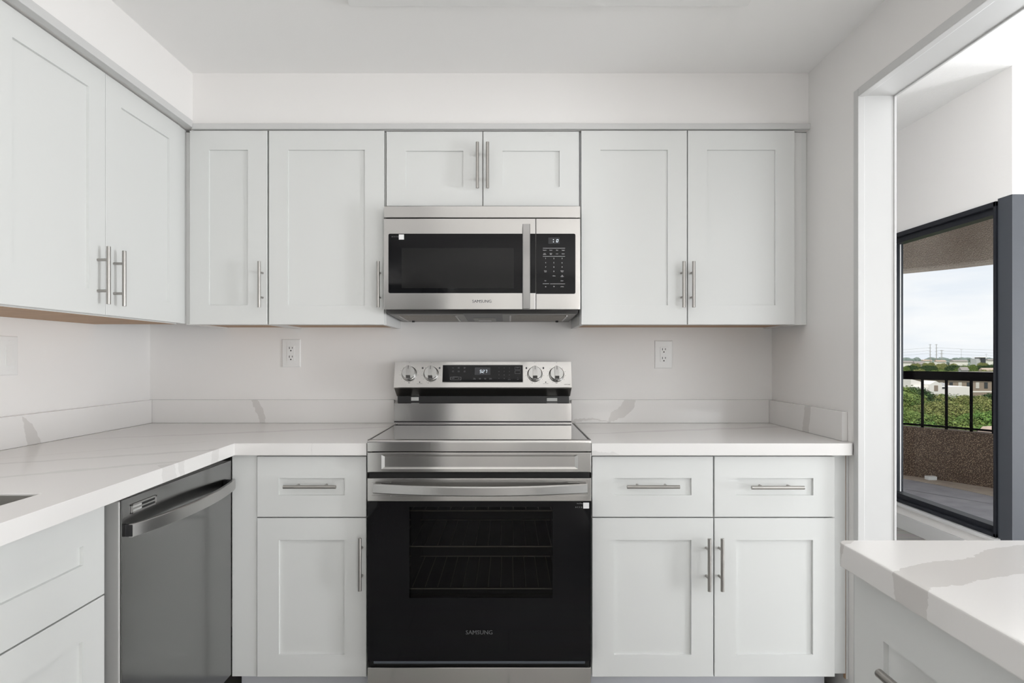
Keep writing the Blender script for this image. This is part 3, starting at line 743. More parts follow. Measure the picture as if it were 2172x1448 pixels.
mpl2.text(m, 'Power\nLevel', 1157, 575.3, .0038); mpl2.text(m, 'Kitchen\nTimer', 1192.3, 575.3, .0038)
mpl2.text(m, '+30sec', 1175, 585, .0042); mpl2.text(m, 'OK\nSTART', 1192.5, 585.3, .0040)
mpl2.text(m, 'Eco', 1157, 595.3, .0042); mpl2.text(m, 'Clock', 1192, 595.5, .0042)
mpl2.text(m, 'o', 1157.5, 607.6, .0075); mpl2.text(m, '*', 1175, 608.6, .0100); mpl2.text(m, '# Vent', 1192.5, 607.8, .0042)
m.build('button_print', 'print_white', cpo)
m = MB()
for i, ch in enumerate('ACEQ'): mpl2.text(m, ch, 832+4.1*i, 502, .0060, .0006, .9)
m.build('sticker_print', 'print_grey', dmo)
m = MB(); mpl2.rect(m, 846, 497, 857, 508, .0006); m.build('sticker', 'sticker', dmo)['label'] = 'small white sticker'
# underside: dark tray sloping back, two mesh filters and a lamp cover
uz0, uz1 = 1.381, 1.3655
m = MB(); m.prism([(DM+.012, mwz0-.0005), (DM+.040, uz0-.004), (WB-.002, uz1), (WB-.002, 1.3925), (DM+.012, 1.3925)], 'X', mx0+.006, mx1-.006)
bt = m.build('bottom_tray', 'blackplastic', mw)
upl = Plane((0, DM+.04, uz0-.004), (1, 0, 0), Vector((0, (WB-.002)-(DM+.04), uz1-uz0+.004)))
ys = Vector((0, (WB-.002)-(DM+.04), uz1-uz0+.004)); 
def under(mb_, x0, x1, t0, t1, off):
    a = Vector((0, DM+.04, uz0-.004)); nrm = Vector((0, -.03, -1)).normalized()
    P = [a+ys*t for t in (t0, t1)]
    q = [Vector((x0, P[0].y, P[0].z)), Vector((x1, P[0].y, P[0].z)), Vector((x1, P[1].y, P[1].z)), Vector((x0, P[1].y, P[1].z))]
    mb_.loft([[v-nrm*.001 for v in q], [v+nrm*off for v in q]])
m = MB(); under(m, mx0+.012, mx0+.30, .05, .97, .0015); under(m, mx1-.30, mx1-.012, .05, .97, .0015); under(m, mx0+.33, mx1-.33, .5, .97, .0015)
m.build('bottom_plate', mat('grey_plate', (.23, .22, .21), .4, .6), bt)
for xa_, xb_ in ((mx0+.045, mx0+.265), (mx1-.265, mx1-.045)):
    m = MB(); under(m, xa_, xb_, .18, .78, .0035); fo = m.build('grease_filter', 'mesh', bt)
    m = MB(); under(m, xb_, xb_+.006, .17, .79, .005); m.build('filter_rim', 'steel2', fo); m = MB(); under(m, xa_-.006, xa_, .17, .79, .005); m.build('filter_rim', 'steel2', fo)
m = MB(); under(m, mx0+.35, mx1-.35, .62, .93, .004); m.build('lamp_cover', mat('lamp_cover', (.30, .29, .28), .3), bt)
for xa_ in (mx0+.06, mx1-.072): MB().cyl((xa_+.006, 2.606, 1.358), (xa_+.006, 2.606, 1.372), .006, 12).build('mounting_screw', 'blackplastic', bt)

# ------------------------------------------------------------------ range
DR = 2.030
rx0, rx1 = X(779, DR), X(1254, DR)
rg = thing('electric_range', 'freestanding stainless electric range with black glass oven door', 'range', ((rx0+rx1)/2, 2.35, 0))
zk = lambda y: Z(y, DR)
m = MB(); ca, cb_, cc, cd_ = X(868, DR)-.032, X(1172, DR)+.032, zk(1268)-.032, zk(1075)+.032      # room for the oven cavity
m.box(rx0+.004, ca, DR+.05, 2.66, .02, CT-.004); m.box(cb_, rx1-.004, DR+.05, 2.66, .02, CT-.004); m.box(ca, cb_, DR+.05, 2.66, .02, cc); m.box(ca, cb_, DR+.05, 2.66, cd_, CT-.004); m.box(ca, cb_, DR+.51, 2.66, cc, cd_)
m.build('range_body', 'blackplastic', rg)
zct = zk(933)                                            # top of the cooktop
MB().box(rx0+.004, rx1-.004, DR+.012, 2.545, CT+.001, zct-.001).build('cooktop_rim', 'blackplastic', rg)
ck = MB().box(rx0+.010, rx1-.010, DR+.014, 2.540, zct-.003, zct+.0005, .001).build('cooktop_glass', 'cookglass', rg)
for xa_ in (rx0, rx1-.005): MB().box(xa_, xa_+.005, DR+.003, 2.545, CT+.001, zct+.001, .001).build('cooktop_side_trim', 'steeldark', rg)
# stainless front lip, embossed panel
lip = [(DR+.03, zct-.002), (DR+.012, zct), (DR+.003, zct-.002), (DR, zct-.010), (DR, zk(957)), (DR+.004, zk(957.6)), (DR+.03, zk(957.6))]
MB().prism(lip, 'X', rx0, rx1).build('front_lip', 'steel', rg)
pz0, pz1 = zk(1001.5), zk(959.2)
def rpanel(x0, x1, z0, z1, d, ins, dep, slope=.010):
    """flat panel with a sunk rounded rectangle"""
    a0, a1, b0, b1 = ins; m = MB()
    R = lambda u0, u1, v0, v1, y: [Vector((u0, y, v0)), Vector((u1, y, v0)), Vector((u1, y, v1)), Vector((u0, y, v1))]
    m.loft([R(x0, x1, z0, z1, d+.03), R(x0, x1, z0, z1, d+.002), R(x0+.002, x1-.002, z0+.002, z1-.002, d), R(a0, a1, b0, b1, d), R(a0+slope, a1-slope, b0+slope*.6, b1-slope*.6, d+dep)])
    return m
rpanel(rx0, rx1, pz0, pz1, DR, (X(809, DR), X(1226, DR), zk(994.5), zk(964.5)), .006).build('front_panel', 'steel', rg, 12)
MB().box(rx0+.003, rx1-.003, DR+.018, DR+.05, zk(1016), zk(1001)).build('door_gap', 'darkgap', rg)
# oven door
dz1, dzs, dz0 = zk(1014), zk(1063), zk(1402)
od = MB().box(rx0, rx1, DR, DR+.045, dzs+.0005, dz1, .002).build('oven_door', 'steel', rg)
gx0, gx1, gy0, gy1 = X(868, DR), X(1172, DR), zk(1268), zk(1075)
m = MB()
def fr4(m, x0, x1, z0, z1, a0, a1, b0, b1, y0, y1):
    m.box(x0, a0, y0, y1, z0, z1); m.box(a1, x1, y0, y1, z0, z1); m.box(a0, a1, y0, y1, z0, b0); m.box(a0, a1, y0, y1, b1, z1)
fr4(m, rx0+.001, rx1-.001, dz0, dzs, gx0, gx1, gy0, gy1, DR+.001, DR+.040)
m.build('door_glass_border', 'blackglass', od)
MB().box(gx0, gx1, DR+.0012, DR+.005, gy0, gy1).build('door_window', 'ovenpane', od)
opl = Plane((0, DR+.001, 0), (1, 0, 0), (0, 0, 1))
m = MB(); opl.text(m, 'SAMSUNG', 1016.5, 1341, .0200, .0005, 1.0); m.build('logo', 'print_dark', od)
m = MB()
for i, ch in enumerate('ACEQ'): opl.text(m, ch, 1221.5+4.1*i, 1075.3, .0058, .0005, .9)
opl.text(m, 'SmartThings', 1230, 1067.4, .0042, .0005); m.build('sticker_print', 'print_grey', od)
m = MB(); opl.rect(m, 1237, 1065.5, 1249.5, 1078, .0005); m.build('sticker', 'sticker', od)['label'] = 'small white sticker'
# embossed bars behind the handle
spl = Plane((0, DR, 0), (1, 0, 0), (0, 0, 1)); m = MB()
for (xa_, xb_, ya_) in ((788, 829, 1024.5), (1205, 1246, 1024.5), (788, 829, 1052), (1205, 1246, 1052.5)): spl.rrect(m, xa_, ya_-1.6, xb_, ya_+1.6, .0023, -.001, .002, 3)
for (xa_, xb_, ya_) in ((838, 1196, 1022), (838, 1196, 1053)): spl.rrect(m, xa_, ya_-.6, xb_, ya_+.6, .0008, -.001, .0012, 3)
m.build('embossed_bar', 'steel', od)
for xa_, xb_ in ((940, 994), (1040, 1095)):
    m = MB(); spl.rect(m, xa_, 1031.2, xb_, 1032.4, .0006); m.build('vent_slot', 'slot', od)
# bowed handle
rings = []; hxa, hxb = X(788.5, DR-.04), X(1247.5, DR-.04)
zhm = Z(1038.5, DR-.03)
for i in range(33):
    t = i/32; x = hxa+(hxb-hxa)*t; bow = 1-(2*t-1)**2; y = DR-.026-.036*bow; hh_ = .0155
    zc_ = zhm+.0025-.0025*bow
    rings.append([Vector((x, y+.011, zc_-hh_)), Vector((x, y+.003, zc_-hh_)), Vector((x, y, zc_-hh_+.003)), Vector((x, y, zc_+hh_-.003)), Vector((x, y+.003, zc_+hh_)), Vector((x, y+.011, zc_+hh_))])
oh = MB().loft(rings).build('handle', 'steel2', od)
for xa_ in (hxa+.003, hxb-.023): MB().box(xa_, xa_+.02, DR-.018, DR+.001, zhm-.011, zhm+.014, .002).build('handle_post', 'steeldark', oh)
# dark gap with a bluish reflection painted as a strip, then the storage drawer
m = MB(); m.box(rx0+.004, rx1-.004, DR+.022, DR+.05, zk(1416), dz0)
m.build('drawer_gap', 'darkgap', rg)
MB().box(rx0+.02, rx1-.02, DR+.004, DR+.030, zk(1409), zk(1403.2), .002).build('gap_reflection', mat('gap_reflection_blue', (.16, .18, .21), .35, .9), od)
MB().box(rx0, rx1, DR+.002, DR+.05, .06, zk(1416), .003).build('storage_drawer', 'steel', rg)
# cavity and racks behind the window
m = MB(); cx0, cx1, cy0, cy1, cz0, cz1 = gx0-.03, gx1+.03, DR+.0405, DR+.50, gy0-.03, gy1+.03
R = lambda y, k=0: [Vector((cx0+k, y, cz0+k)), Vector((cx1-k, y, cz0+k)), Vector((cx1-k, y, cz1-k)), Vector((cx0+k, y, cz1-k))]
m.loft([R(DR+.046), R(DR+.049, .001), R(cy1, .001)], cap0=False); cav = m.build('oven_cavity', 'enamel', rg)
for z in (zk(1092), zk(1170), zk(1262)):
    m = MB(); m.cyl((cx0+.01, DR+.058, z), (cx1-.01, DR+.058, z), .0026, 8); m.cyl((cx0+.01, DR+.40, z), (cx1-.01, DR+.40, z), .0022, 8)
    for k in range(12): xx = cx0+.03+(cx1-cx0-.06)*k/11; m.cyl((xx, DR+.07, z+.002), (xx, DR+.40, z+.002), .0014, 6)
    m.build('oven_rack', 'rack', rg)
# backguard: riser, dark recess, slanted control box
bx0, bx1 = X(836, 2.548), X(1212, 2.548)
MB().prism([(2.548, Z(893, 2.548)), (2.552, Z(855.5, 2.552)), (2.560, Z(854.5, 2.556)), (2.66, Z(854.5, 2.556)), (2.66, Z(893, 2.548))], 'X', bx0, bx1).build('backguard_riser', 'steel', rg)
m = MB(); m.box(bx0-.001, bx1+.001, 2.541, 2.66, zct-.002, zct+.0045, .0015); m.build('backguard_base', 'steel', rg)
MB().box(bx0+.001, bx1-.001, 2.5455, 2.66, zct+.0045, Z(892.7, 2.548)).build('backguard_joint', 'blackplastic', rg)
za_, zb_ = Z(839.5, 2.60), Z(854.5, 2.56)
MB().box(bx0+.004, bx1-.004, 2.605, 2.66, zb_-.02, za_+.03).build('backguard_recess', 'blackplastic', rg)
MB().box(X(872, 2.60), X(888, 2.60), 2.600, 2.606, Z(849.5, 2.6), Z(842, 2.6)).build('bracket', 'dwedge', rg); MB().box(X(1160, 2.60), X(1182, 2.60), 2.600, 2.606, Z(850.5, 2.6), Z(844, 2.6)).build('bracket', 'dwedge', rg)
pb = (2.532, Z(821.3, 2.532)); pt = (2.566, Z(767, 2.566))
prof = [pb, pt, (2.66, pt[1]-.002), (2.66, za_), (2.60, za_), (2.540, pb[1]-.004)]
m = MB(); bb0, bb1 = X(835, 2.532), X(1213, 2.532)
bb = m.prism(prof, 'X', bb0, bb1); cb = m.build('control_box', 'steel', rg)
# dark sloping underside of the control box
n_ = Vector((0, za_-(pb[1]-.004), -(2.60-2.540))).normalized()
m = MB(); n_ = Vector((0, -(za_-(pb[1]-.004)), (2.60-2.540)))
n_ = Vector((0, -abs(za_-(pb[1]-.004)), -abs(2.60-2.540))).normalized()
q = [Vector((bb0+.002, 2.540, pb[1]-.004)), Vector((bb1-.002, 2.540, pb[1]-.004)), Vector((bb1-.002, 2.60, za_)), Vector((bb0+.002, 2.60, za_))]
m.loft([[v-n_*.0005 for v in q], [v+n_*.0008 for v in q]]); m.build('control_box_underside', 'steeldark', cb)
cpl = Plane((0, pb[0], pb[1]), (1, 0, 0), (0, pt[0]-pb[0], pt[1]-pb[1]))
m = MB(); cpl.rrect(m, 938.2, 773, 1110.3, 811.6, .003, -.001, .0010); gl = m.build('display_bezel', 'steel2', cb)
m = MB(); cpl.rrect(m, 939.5, 774.3, 1109, 810.3, .002, 0, .0016); dg2 = m.build('display_glass', 'blackglass', cb)
cpl2 = Plane(cpl.at(0, 0, .0016), cpl.u, cpl.v)
m = MB(); cpl2.rect(m, 1007, 779, 1040, 795, .0003); m.build('clock_screen', 'display_screen', dg2)
m = MB()
for ch, px in (('5', 1019.6), ('2', 1025.6), ('7', 1031)): seg_digit(m, cpl2, ch, px, 787.5, 3.0, 6.0, .0008)
for yy in (785.6, 789.3): cpl2.rect(m, 1021.9, yy-.6, 1023.0, yy+.6, .0008)
m.build('clock_digits', 'digits', dg2)
m = MB(); h0 = .0044
for t, px, py in (('Bake', 961, 780), ('Keep\nWarm', 973, 780), ('Pizza\nBake', 985.5, 780), ('Broil\nSteam', 961, 787.5), ('Steam\nProof', 973, 787.5), ('Self\nClean', 985.5, 787.5),
                  ('On/Off', 961, 802.3), ('Light', 973, 802.3), ('Warming Zone', 966.5, 799.2), ('Timer\nOn/Off', 1006.5, 803), ('Cook\nTime', 1018, 803), ('Delay\nStart', 1029.3, 803), ('Smart\nControl', 1040.5, 803),
                  ('START', 1098, 780), ('Lock', 1098.3, 804.5), ('Air Fry', 1080, 804.8), ('o', 1098.3, 801.3), ('o', 1080, 801.3)):
    cpl2.text(m, t, px, py, h0*.82)
for k in range(9): cpl2.text(m, str(k+1), 1058.3+11.1*(k % 3), 780.3+7.4*(k//3), .0050)
cpl2.text(m, '0', 1069.4, 802.5, .0050); cpl2.text(m, '<', 1058.3, 802.5, .0050)
def box_line(m, pl, x0, y0, x1, y1):
    for a in ((x0, y0, x1, y0+.35), (x0, y1-.35, x1, y1), (x0, y0, x0+.35, y1), (x1-.35, y0, x1, y1)): pl.rect(m, *a)
box_line(m, cpl2, 955.3, 799.5, 978, 805.5); box_line(m, cpl2, 1092.3, 778, 1104, 784); box_line(m, cpl2, 1092.3, 786, 1104, 792)
m.build('button_print', 'print_grey', dg2)
# knobs
for px, py in ((868, 792.5), (914.5, 793), (1134.5, 793.5), (1180.5, 794)):
    a, b_ = cpl.hit(px, py); R0 = .0335
    def kr(r, c_, n=36): return [cpl.at(a+r*math.cos(2*PI*k/n), b_+r*math.sin(2*PI*k/n), c_) for k in range(n)]
    kn = MB().loft([kr(R0*.99, 0), kr(R0*.97, .004), kr(R0*.90, .007), kr(R0*.88, .018), kr(R0*.80, .021)]).build('knob', 'chrome', rg)
    gw = .0098
    m = MB()
    P = lambda s_, z_: [cpl.at(a-gw*s_, b_-R0*.80, z_), cpl.at(a+gw*s_, b_-R0*.80, z_), cpl.at(a+gw*s_, b_+R0*.86, z_), cpl.at(a-gw*s_, b_+R0*.86, z_)]
    Pt = [cpl.at(a-gw*.9, b_-R0*.44, .033), cpl.at(a+gw*.9, b_-R0*.44, .033), cpl.at(a+gw*.9, b_+R0*.84, .031), cpl.at(a-gw*.9, b_+R0*.84, .031)]
    m.loft([P(1, .019), Pt]); m.build('knob_grip', 'steel2', kn)
    m = MB(); q = [cpl.at(a-.0009, b_+R0*.36, .0334), cpl.at(a+.0009, b_+R0*.36, .0334), cpl.at(a+.0009, b_+R0*.83, .0318), cpl.at(a-.0009, b_+R0*.83, .0318)]; m.quad(*q); m.build('pointer', 'slot', kn)
# printed dial marks
m = MB()
for i, (px, py) in enumerate(((868, 792.5), (914.5, 793), (1134.5, 793.5), (1180.5, 794))):
    a, b_ = cpl.hit(px, py)
    for k in range(11):
        an = PI/2-.75-k*(2*PI-1.5)/10; q0 = cpl.at(a+.0385*math.cos(an), b_+.0385*math.sin(an), .0004)
        m._add([q0+cpl.u*dx*.0009+cpl.v*dz_*.0009 for dx, dz_ in ((-1, -1), (1, -1), (1, 1), (-1, 1))], [(0, 1, 2, 3)])
    cpl.text(m, 'OFF', px, 776, .0046, .0004); cpl.text(m, '*', px, 769.5, .007, .0004)
    cpl.text(m, 'MED' if i in (0, 3) else 'LO', px+(0 if i in (0, 3) else -6), 812, .0045, .0004)
    if i in (1, 2):
        for s_ in (-18, 18): cpl.rect(m, px+s_-1.7, 778.4, px+s_+1.7, 782.2, .0004)
for px, tx in ((890, 'HOT SURFACE'), (1157.5, 'HOT SURFACE')):
    cpl.text(m, tx, px, 813.3, .0034, .0004); a, b_ = cpl.hit(px, 810.3)
    m._add([cpl.at(a+.0026*math.cos(k*PI/6), b_+.0026*math.sin(k*PI/6), .0006) for k in range(12)], [tuple(range(12))])
cpl.text(m, 'smart range', 1203, 815, .0052, .0004)
m.build('dial_print', 'print_dark', cb)

# ------------------------------------------------------------------ outlets and switch
def outlet(xa_, xb_, ya_, yb__, label):
    d = WB-.006; x0, x1, z0, z1 = X(xa_, d), X(xb_, d), Z(yb__, d), Z(ya_, d); xc, zc_ = (x0+x1)/2, (z0+z1)/2
    t = thing('wall_outlet', label, 'outlet', (xc, WB, zc_), 'white duplex outlets')
    R = lambda k, y: [Vector((x0+k, y, z0+k)), Vector((x1-k, y, z0+k)), Vector((x1-k, y, z1-k)), Vector((x0+k, y, z1-k))]
    MB().loft([R(0, WB), R(.0005, WB-.003), R(.005, d)]).build('cover_plate', 'whiteplastic', t)
    rc = MB().box(xc-.0168, xc+.0168, d-.0022, d+.001, zc_-.0335, zc_+.0335, .0008).build('receptacle', 'whiteplastic', t)
    m = MB()
    MB_ = m
    for s_ in (1, -1):
        zz = zc_+s_*.0195
        m.box(xc-.0078, xc-.0052, d-.0026, d-.002, zz-.001, zz+.0085); m.box(xc+.0052, xc+.0078, d-.0026, d-.002, zz+.0005, zz+.0080)
        m.cyl((xc, d-.002, zz-.0085), (xc, d-.0026, zz-.0085), .0030, 12)
    m.build('socket_hole', 'slot', rc)
    for s_ in (1, -1): MB().cyl((xc, d+.001, zc_+s_*.048), (xc, d-.0006, zc_+s_*.048), .0030, 12).build('plate_screw', 'whiteplastic', t)
outlet(597.5, 637, 719, 778.5, 'white duplex outlet on the back wall left of the range')
outlet(1389, 1427, 722, 781, 'white duplex outlet on the back wall right of the range')
t = thing('light_switch', 'white rocker light switch on the left wall under the cabinet', 'light switch', (WL, 1.930, 1.21))
y0, y1, z0, z1 = 1.893, 1.967, 1.1475, 1.2745; zc_ = (z0+z1)/2
R = lambda k, x_: [Vector((x_, y0+k, z0+k)), Vector((x_, y1-k, z0+k)), Vector((x_, y1-k, z1-k)), Vector((x_, y0+k, z1-k))]
MB().loft([R(0, WL), R(.0005, WL+.003), R(.005, WL+.006)]).build('cover_plate', 'whiteplastic', t)
rk = MB().box(WL+.005, WL+.0072, 1.930-.0175, 1.930+.0175, zc_-.0345, zc_+.0345, .0006).build('rocker_frame', 'whiteplastic', t)
MB().prism([(WL+.0065, zc_-.031), (WL+.0125, zc_-.031), (WL+.0072, zc_+.031), (WL+.0065, zc_+.031)], 'Y', 1.930-.0145, 1.930+.0145).build('rocker', 'whiteplastic', rk)
for s_ in (1, -1): MB().cyl((WL+.0055, 1.930, zc_+s_*.048), (WL+.0066, 1.930, zc_+s_*.048), .003, 12).build('plate_screw', 'whiteplastic', t)

# ------------------------------------------------------------------ ceiling light
cl = thing('ceiling_light', 'square white flush ceiling light just above the frame', 'light', (.125, 1.27, CEIL))
fx0, fx1, fy0, fy1 = -.50, .75, .66, 1.889
m = MB(); z0 = CEIL-.016
m.box(fx0, fx1, fy1-.035, fy1, z0, CEIL, .002); m.box(fx0, fx1, fy0, fy0+.035, z0, CEIL, .002); m.box(fx0, fx0+.035, fy0+.035, fy1-.035, z0, CEIL, .002); m.box(fx1-.035, fx1, fy0+.035, fy1-.035, z0, CEIL, .002)
m.build('lamp_frame', 'lightbox', cl)
MB().box(fx0+.036, fx1-.036, fy0+.036, fy1-.036, CEIL-.010, CEIL-.003).build('diffuser', 'lamp', cl)

# ------------------------------------------------------------------ behind the camera: what the steel and black glass mirror
fg = thing('refrigerator', 'tall grey steel refrigerator mirrored in the oven and microwave glass', 'refrigerator', (-1.1, -1.6, 0))
MB().box(-1.58, -.70, -2.05, -1.33, .03, 1.93).build('fridge_body', 'blackplastic', fg)
for xa_, xb_, za_, zb_, hx in ((-1.58, -.850, .62, 1.93, -.885), (-1.58, -.850, .05, .60, None), (-.828, -.70, .05, 1.93, -.79)):
    o = MB().box(xa_, xb_, -1.325, -1.27, za_, zb_, .006).build('door', 'fridgesteel', fg)
    m = MB()
    if hx: m.tube([(hx, -1.27, .85), (hx, -1.22, .87), (hx, -1.22, 1.73), (hx, -1.27, 1.75)], .011)
    else: m.tube([(-1.45, -1.27, .50), (-1.43, -1.22, .50), (-1.0, -1.22, .50), (-.98, -1.27, .50)], .011)
    m.build('handle', 'steeldark', o)
pd = thing('door_2', 'white panelled door', 'door', (-.66, -2.0, 0)); pd['kind'] = 'structure'; del pd['category']; del pd['label']
m = MB(); m.box(-.665, -.63, -2.4, -1.62, .01, 2.04, .002); dpn = m.build('door_leaf', 'trim', pd)
m = MB()
for za_, zb_ in ((.2, .75), (.9, 1.3), (1.45, 1.9)):
    for ya_, yb__ in ((-2.30, -2.05), (-1.97, -1.72)): m.box(-.6299, -.624, ya_, yb__, za_, zb_, .004)
m.build('door_panel', 'trim', pd)

# ------------------------------------------------------------------ outside, far below the balcony
random.seed(7)
GZ = -17.0
def ground(m): return m
def greenmat(name, c1, c2, sc):
    m = mat(name, c1, .8, spec=.2, var=(sc, c2, (1, 1, 1)))
    return m
M['leafa'] = greenmat('leaf_green', (.075, .13, .035), (.20, .26, .075), 1.1)
M['leafb'] = greenmat('leaf_olive', (.13, .16, .05), (.30, .31, .12), 1.1)
M['leafc'] = greenmat('leaf_dark', (.020, .05, .020), (.065, .11, .04), 1.1)
M['leafd'] = greenmat('leaf_bright', (.07, .16, .035), (.20, .31, .085), 1.1)
M['trunk'] = mat('bark', (.10, .075, .055), .9)
M['grass'] = greenmat('lawn', (.10, .15, .05), (.20, .20, .12), .02)
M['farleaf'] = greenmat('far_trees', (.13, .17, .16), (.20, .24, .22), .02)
M['bwhite'] = mat('white_stucco', (.75, .73, .70), .8)
M['btan'] = mat('tan_brick', (.26, .21, .17), .85)
M['bgrey'] = mat('grey_siding', (.45, .46, .48), .8)
M['roofg'] = mat('grey_shingle', (.30, .28, .27), .9, var=(3, (.24, .22, .22), (1, 1, 1)))
M['rooft'] = mat('tan_shingle', (.46, .36, .30), .9, var=(3, (.38, .30, .25), (1, 1, 1)))
M['winb'] = mat('window_dark', (.03, .035, .04), .15)
M['winl'] = mat('window_blind', (.55, .53, .50), .4)
M['pole'] = mat('pole_grey', (.30, .29, .28), .7)
o = MB().box(-600, 4200, 30, 6200, GZ-1, GZ).build('ground', 'grass'); o['kind'] = 'structure'

def crown(seed, rx, rz, n, leaf):
    rnd = random.Random(seed); m = MB(); V = []; Fc = []
    lobes = [(Vector((0, 0, -.05)), .92)]+[(Vector((rnd.uniform(-.62, .62), rnd.uniform(-.62, .62), rnd.uniform(-.2, .45))), rnd.uniform(.32, .55)) for _ in range(11)]
    for lc, lr in lobes:                                              # inner mass of the crown
        bb = bmesh.new(); bmesh.ops.create_icosphere(bb, subdivisions=2, radius=lr*.78)
        m.merge(bb, Matrix.Diagonal((rx, rx, rz, 1))@Matrix.Translation(lc))
    for _ in range(n):                                                # leaf sprays
        lc, lr = rnd.choice(lobes)
        d = Vector((rnd.gauss(0, 1), rnd.gauss(0, 1), rnd.gauss(.3, 1))).normalized()
        p = lc+d*lr*rnd.uniform(.76, 1.10); p = Vector((p.x*rx, p.y*rx, p.z*rz))
        nn = (d+Vector((rnd.gauss(0, .55), rnd.gauss(0, .55), rnd.gauss(.35, .45)))).normalized()
        q = nn.to_track_quat('Z', 'Y'); a = rnd.uniform(0, 6.28); h = leaf*rnd.uniform(.5, 1.3); w_ = h*rnd.uniform(.35, .6)
        u, v = q@Vector((math.cos(a), math.sin(a), 0)), q@Vector((-math.sin(a), math.cos(a), 0))
        k = len(V); V += [p-u*h, p+v*w_+nn*h*.25, p+u*h, p-v*w_+nn*h*.25]; Fc += [(k, k+1, k+2, k+3)]
    m._add(V, Fc)
    return m
PROTO = []
for i, (lm, rx, rz, lab) in enumerate((('leafa', 3.9, 4.0, 'mid green leafy tree'), ('leafb', 3.7, 4.2, 'pale olive leafy tree'), ('leafd', 3.7, 3.4, 'bright green leafy tree'), ('leafc', 4.2, 4.4, 'dark green leafy tree'))):
    e = thing('tree', lab, 'tree', (0, 0, 0)); h_ = 9.0
    MB().cyl((0, 0, 0), (0, 0, h_-2), .28, 8, .16).build('trunk', 'trunk', e)
    m = crown(31+i, rx, rz, 15000, .21); bmesh.ops.translate(m.bm, verts=m.bm.verts[:], vec=(0, 0, h_-rz+.6)); m.build('crown', lm, e, smooth=0)
    PROTO.append(e)
_used = [False]*4
def plant(k, px, D, ytop, label, group):
    """tree whose top shows at height ytop when seen at distance D"""
    x = (px-CX)*D/F; top = ZC+(CY-ytop)*D/F; s = max(.35, (top-GZ)/9.6)
    e = PROTO[k] if not _used[k] else copy_tree(PROTO[k]); _used[k] = True
    e.location = (x, D, GZ); e.scale = (s, s, s); e.rotation_euler = (0, 0, random.uniform(0, 6.28)); e['label'] = label; e['group'] = group
kn = ['mid green', 'pale olive', 'bright green', 'dark green']
def fill(rows, where, group):
    for (D, ytop, x0, x1, step, kinds) in rows:
        px = x0
        while px < x1:
            k = random.choice(kinds)
            plant(k, px+random.uniform(-4, 4), D*random.uniform(.94, 1.06), ytop+random.uniform(-5, 5), '%s leafy tree %s' % (kn[k], where), group)
            px += step*random.uniform(.8, 1.2)
fill([(74, 893, 1760, 2330, 44, (2, 2, 0)), (96, 872, 1740, 2330, 38, (2, 0, 0)), (118, 851, 1740, 2330, 36, (0, 1, 1)), (142, 838, 1740, 2330, 36, (1, 0, 1))], 'in the grove just above the brown parapet', 'trees below the balcony rail')
fill([(134, 812, 1820, 1945, 26, (0, 3)), (150, 834, 1760, 2330, 30, (1, 0, 3))], 'at the back of the grove, by the white building', 'trees beside the white building')
fill([(330, 786, 1740, 2330, 26, (1, 0, 2)), (420, 775, 1740, 2330, 28, (3, 0, 3)), (520, 770, 1740, 2330, 30, (3, 0, 1))], 'between roofs above the balcony top rail', 'trees above the balcony rail')
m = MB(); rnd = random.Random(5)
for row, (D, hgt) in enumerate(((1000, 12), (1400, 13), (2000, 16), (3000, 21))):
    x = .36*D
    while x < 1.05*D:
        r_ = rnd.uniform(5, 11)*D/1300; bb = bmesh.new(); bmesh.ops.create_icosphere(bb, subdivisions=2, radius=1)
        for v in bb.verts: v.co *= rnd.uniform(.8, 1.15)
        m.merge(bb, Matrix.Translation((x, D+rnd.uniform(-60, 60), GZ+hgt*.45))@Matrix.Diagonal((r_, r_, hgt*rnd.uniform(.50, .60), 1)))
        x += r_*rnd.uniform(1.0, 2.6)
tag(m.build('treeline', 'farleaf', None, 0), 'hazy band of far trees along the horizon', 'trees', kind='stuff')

# buildings
def bpos(px, D): return (px-CX)*D/F
def wbox(m, x0, x1, D, dep, z0, z1): m.box(x0, x1, D, D+dep, z0, z1)
D = 165
b = thing('commercial_building', 'low white stucco building with a gabled centre behind the grove', 'building', (bpos(1990, D), D, GZ))
x0, x1 = bpos(1936, D), bpos(2060, D); zt_ = ZC-(820-CY)*D/F
m = MB(); m.box(x0, x1, D, D+10, GZ, zt_)
xg = bpos(1982, D); wg = 13*D/F; zg = ZC-(813-CY)*D/F
m.prism([(xg-wg, GZ), (xg+wg, GZ), (xg+wg, zg-.2), (xg, zg+.7), (xg-wg, zg-.2)], 'Y', D-.6, D+4)
m.prism([(bpos(1937, D), zt_), (bpos(1966, D), zt_), (bpos(1963, D), zt_+1.2), (bpos(1937, D), zt_+2.1)], 'Y', D+1, D+8)
m.build('wall', 'bwhite', b)
MB().box(xg-.5, xg+.5, D-.7, D-.59, zg-2.0, zg-.5).build('sign_panel', 'btan', b)
m = MB(); m.box(bpos(1993, D), bpos(2004, D), D-.1, D, zt_-.5, zt_-.1)
m.build('window', 'winb', b)
MB().box(bpos(2017, D), bpos(2022, D), D+2, D+4, zt_, zt_+.9).build('roof_unit', 'bgrey', b)
D = 200
b = thing('apartment_building', 'long tan apartment block with dark windows under the top rail', 'building', (bpos(2050, D), D, GZ))
x0, x1 = bpos(1968, D), bpos(2230, D); zr = ZC-(803-CY)*D/F; zb2 = ZC-(829-CY)*D/F
MB().box(x0, x1, D, D+14, GZ, zr).build('wall', 'btan', b)
MB().prism([(D-.8, zr), (D+14.8, zr), (D+9, zr+2.2), (D+5, zr+2.2)], 'X', x0-.5, x1+.5).build('roof', 'roofg', b)
MB().box(x0, x1, D-.05, D, zb2-.4, zb2).build('ledge', 'bwhite', b)
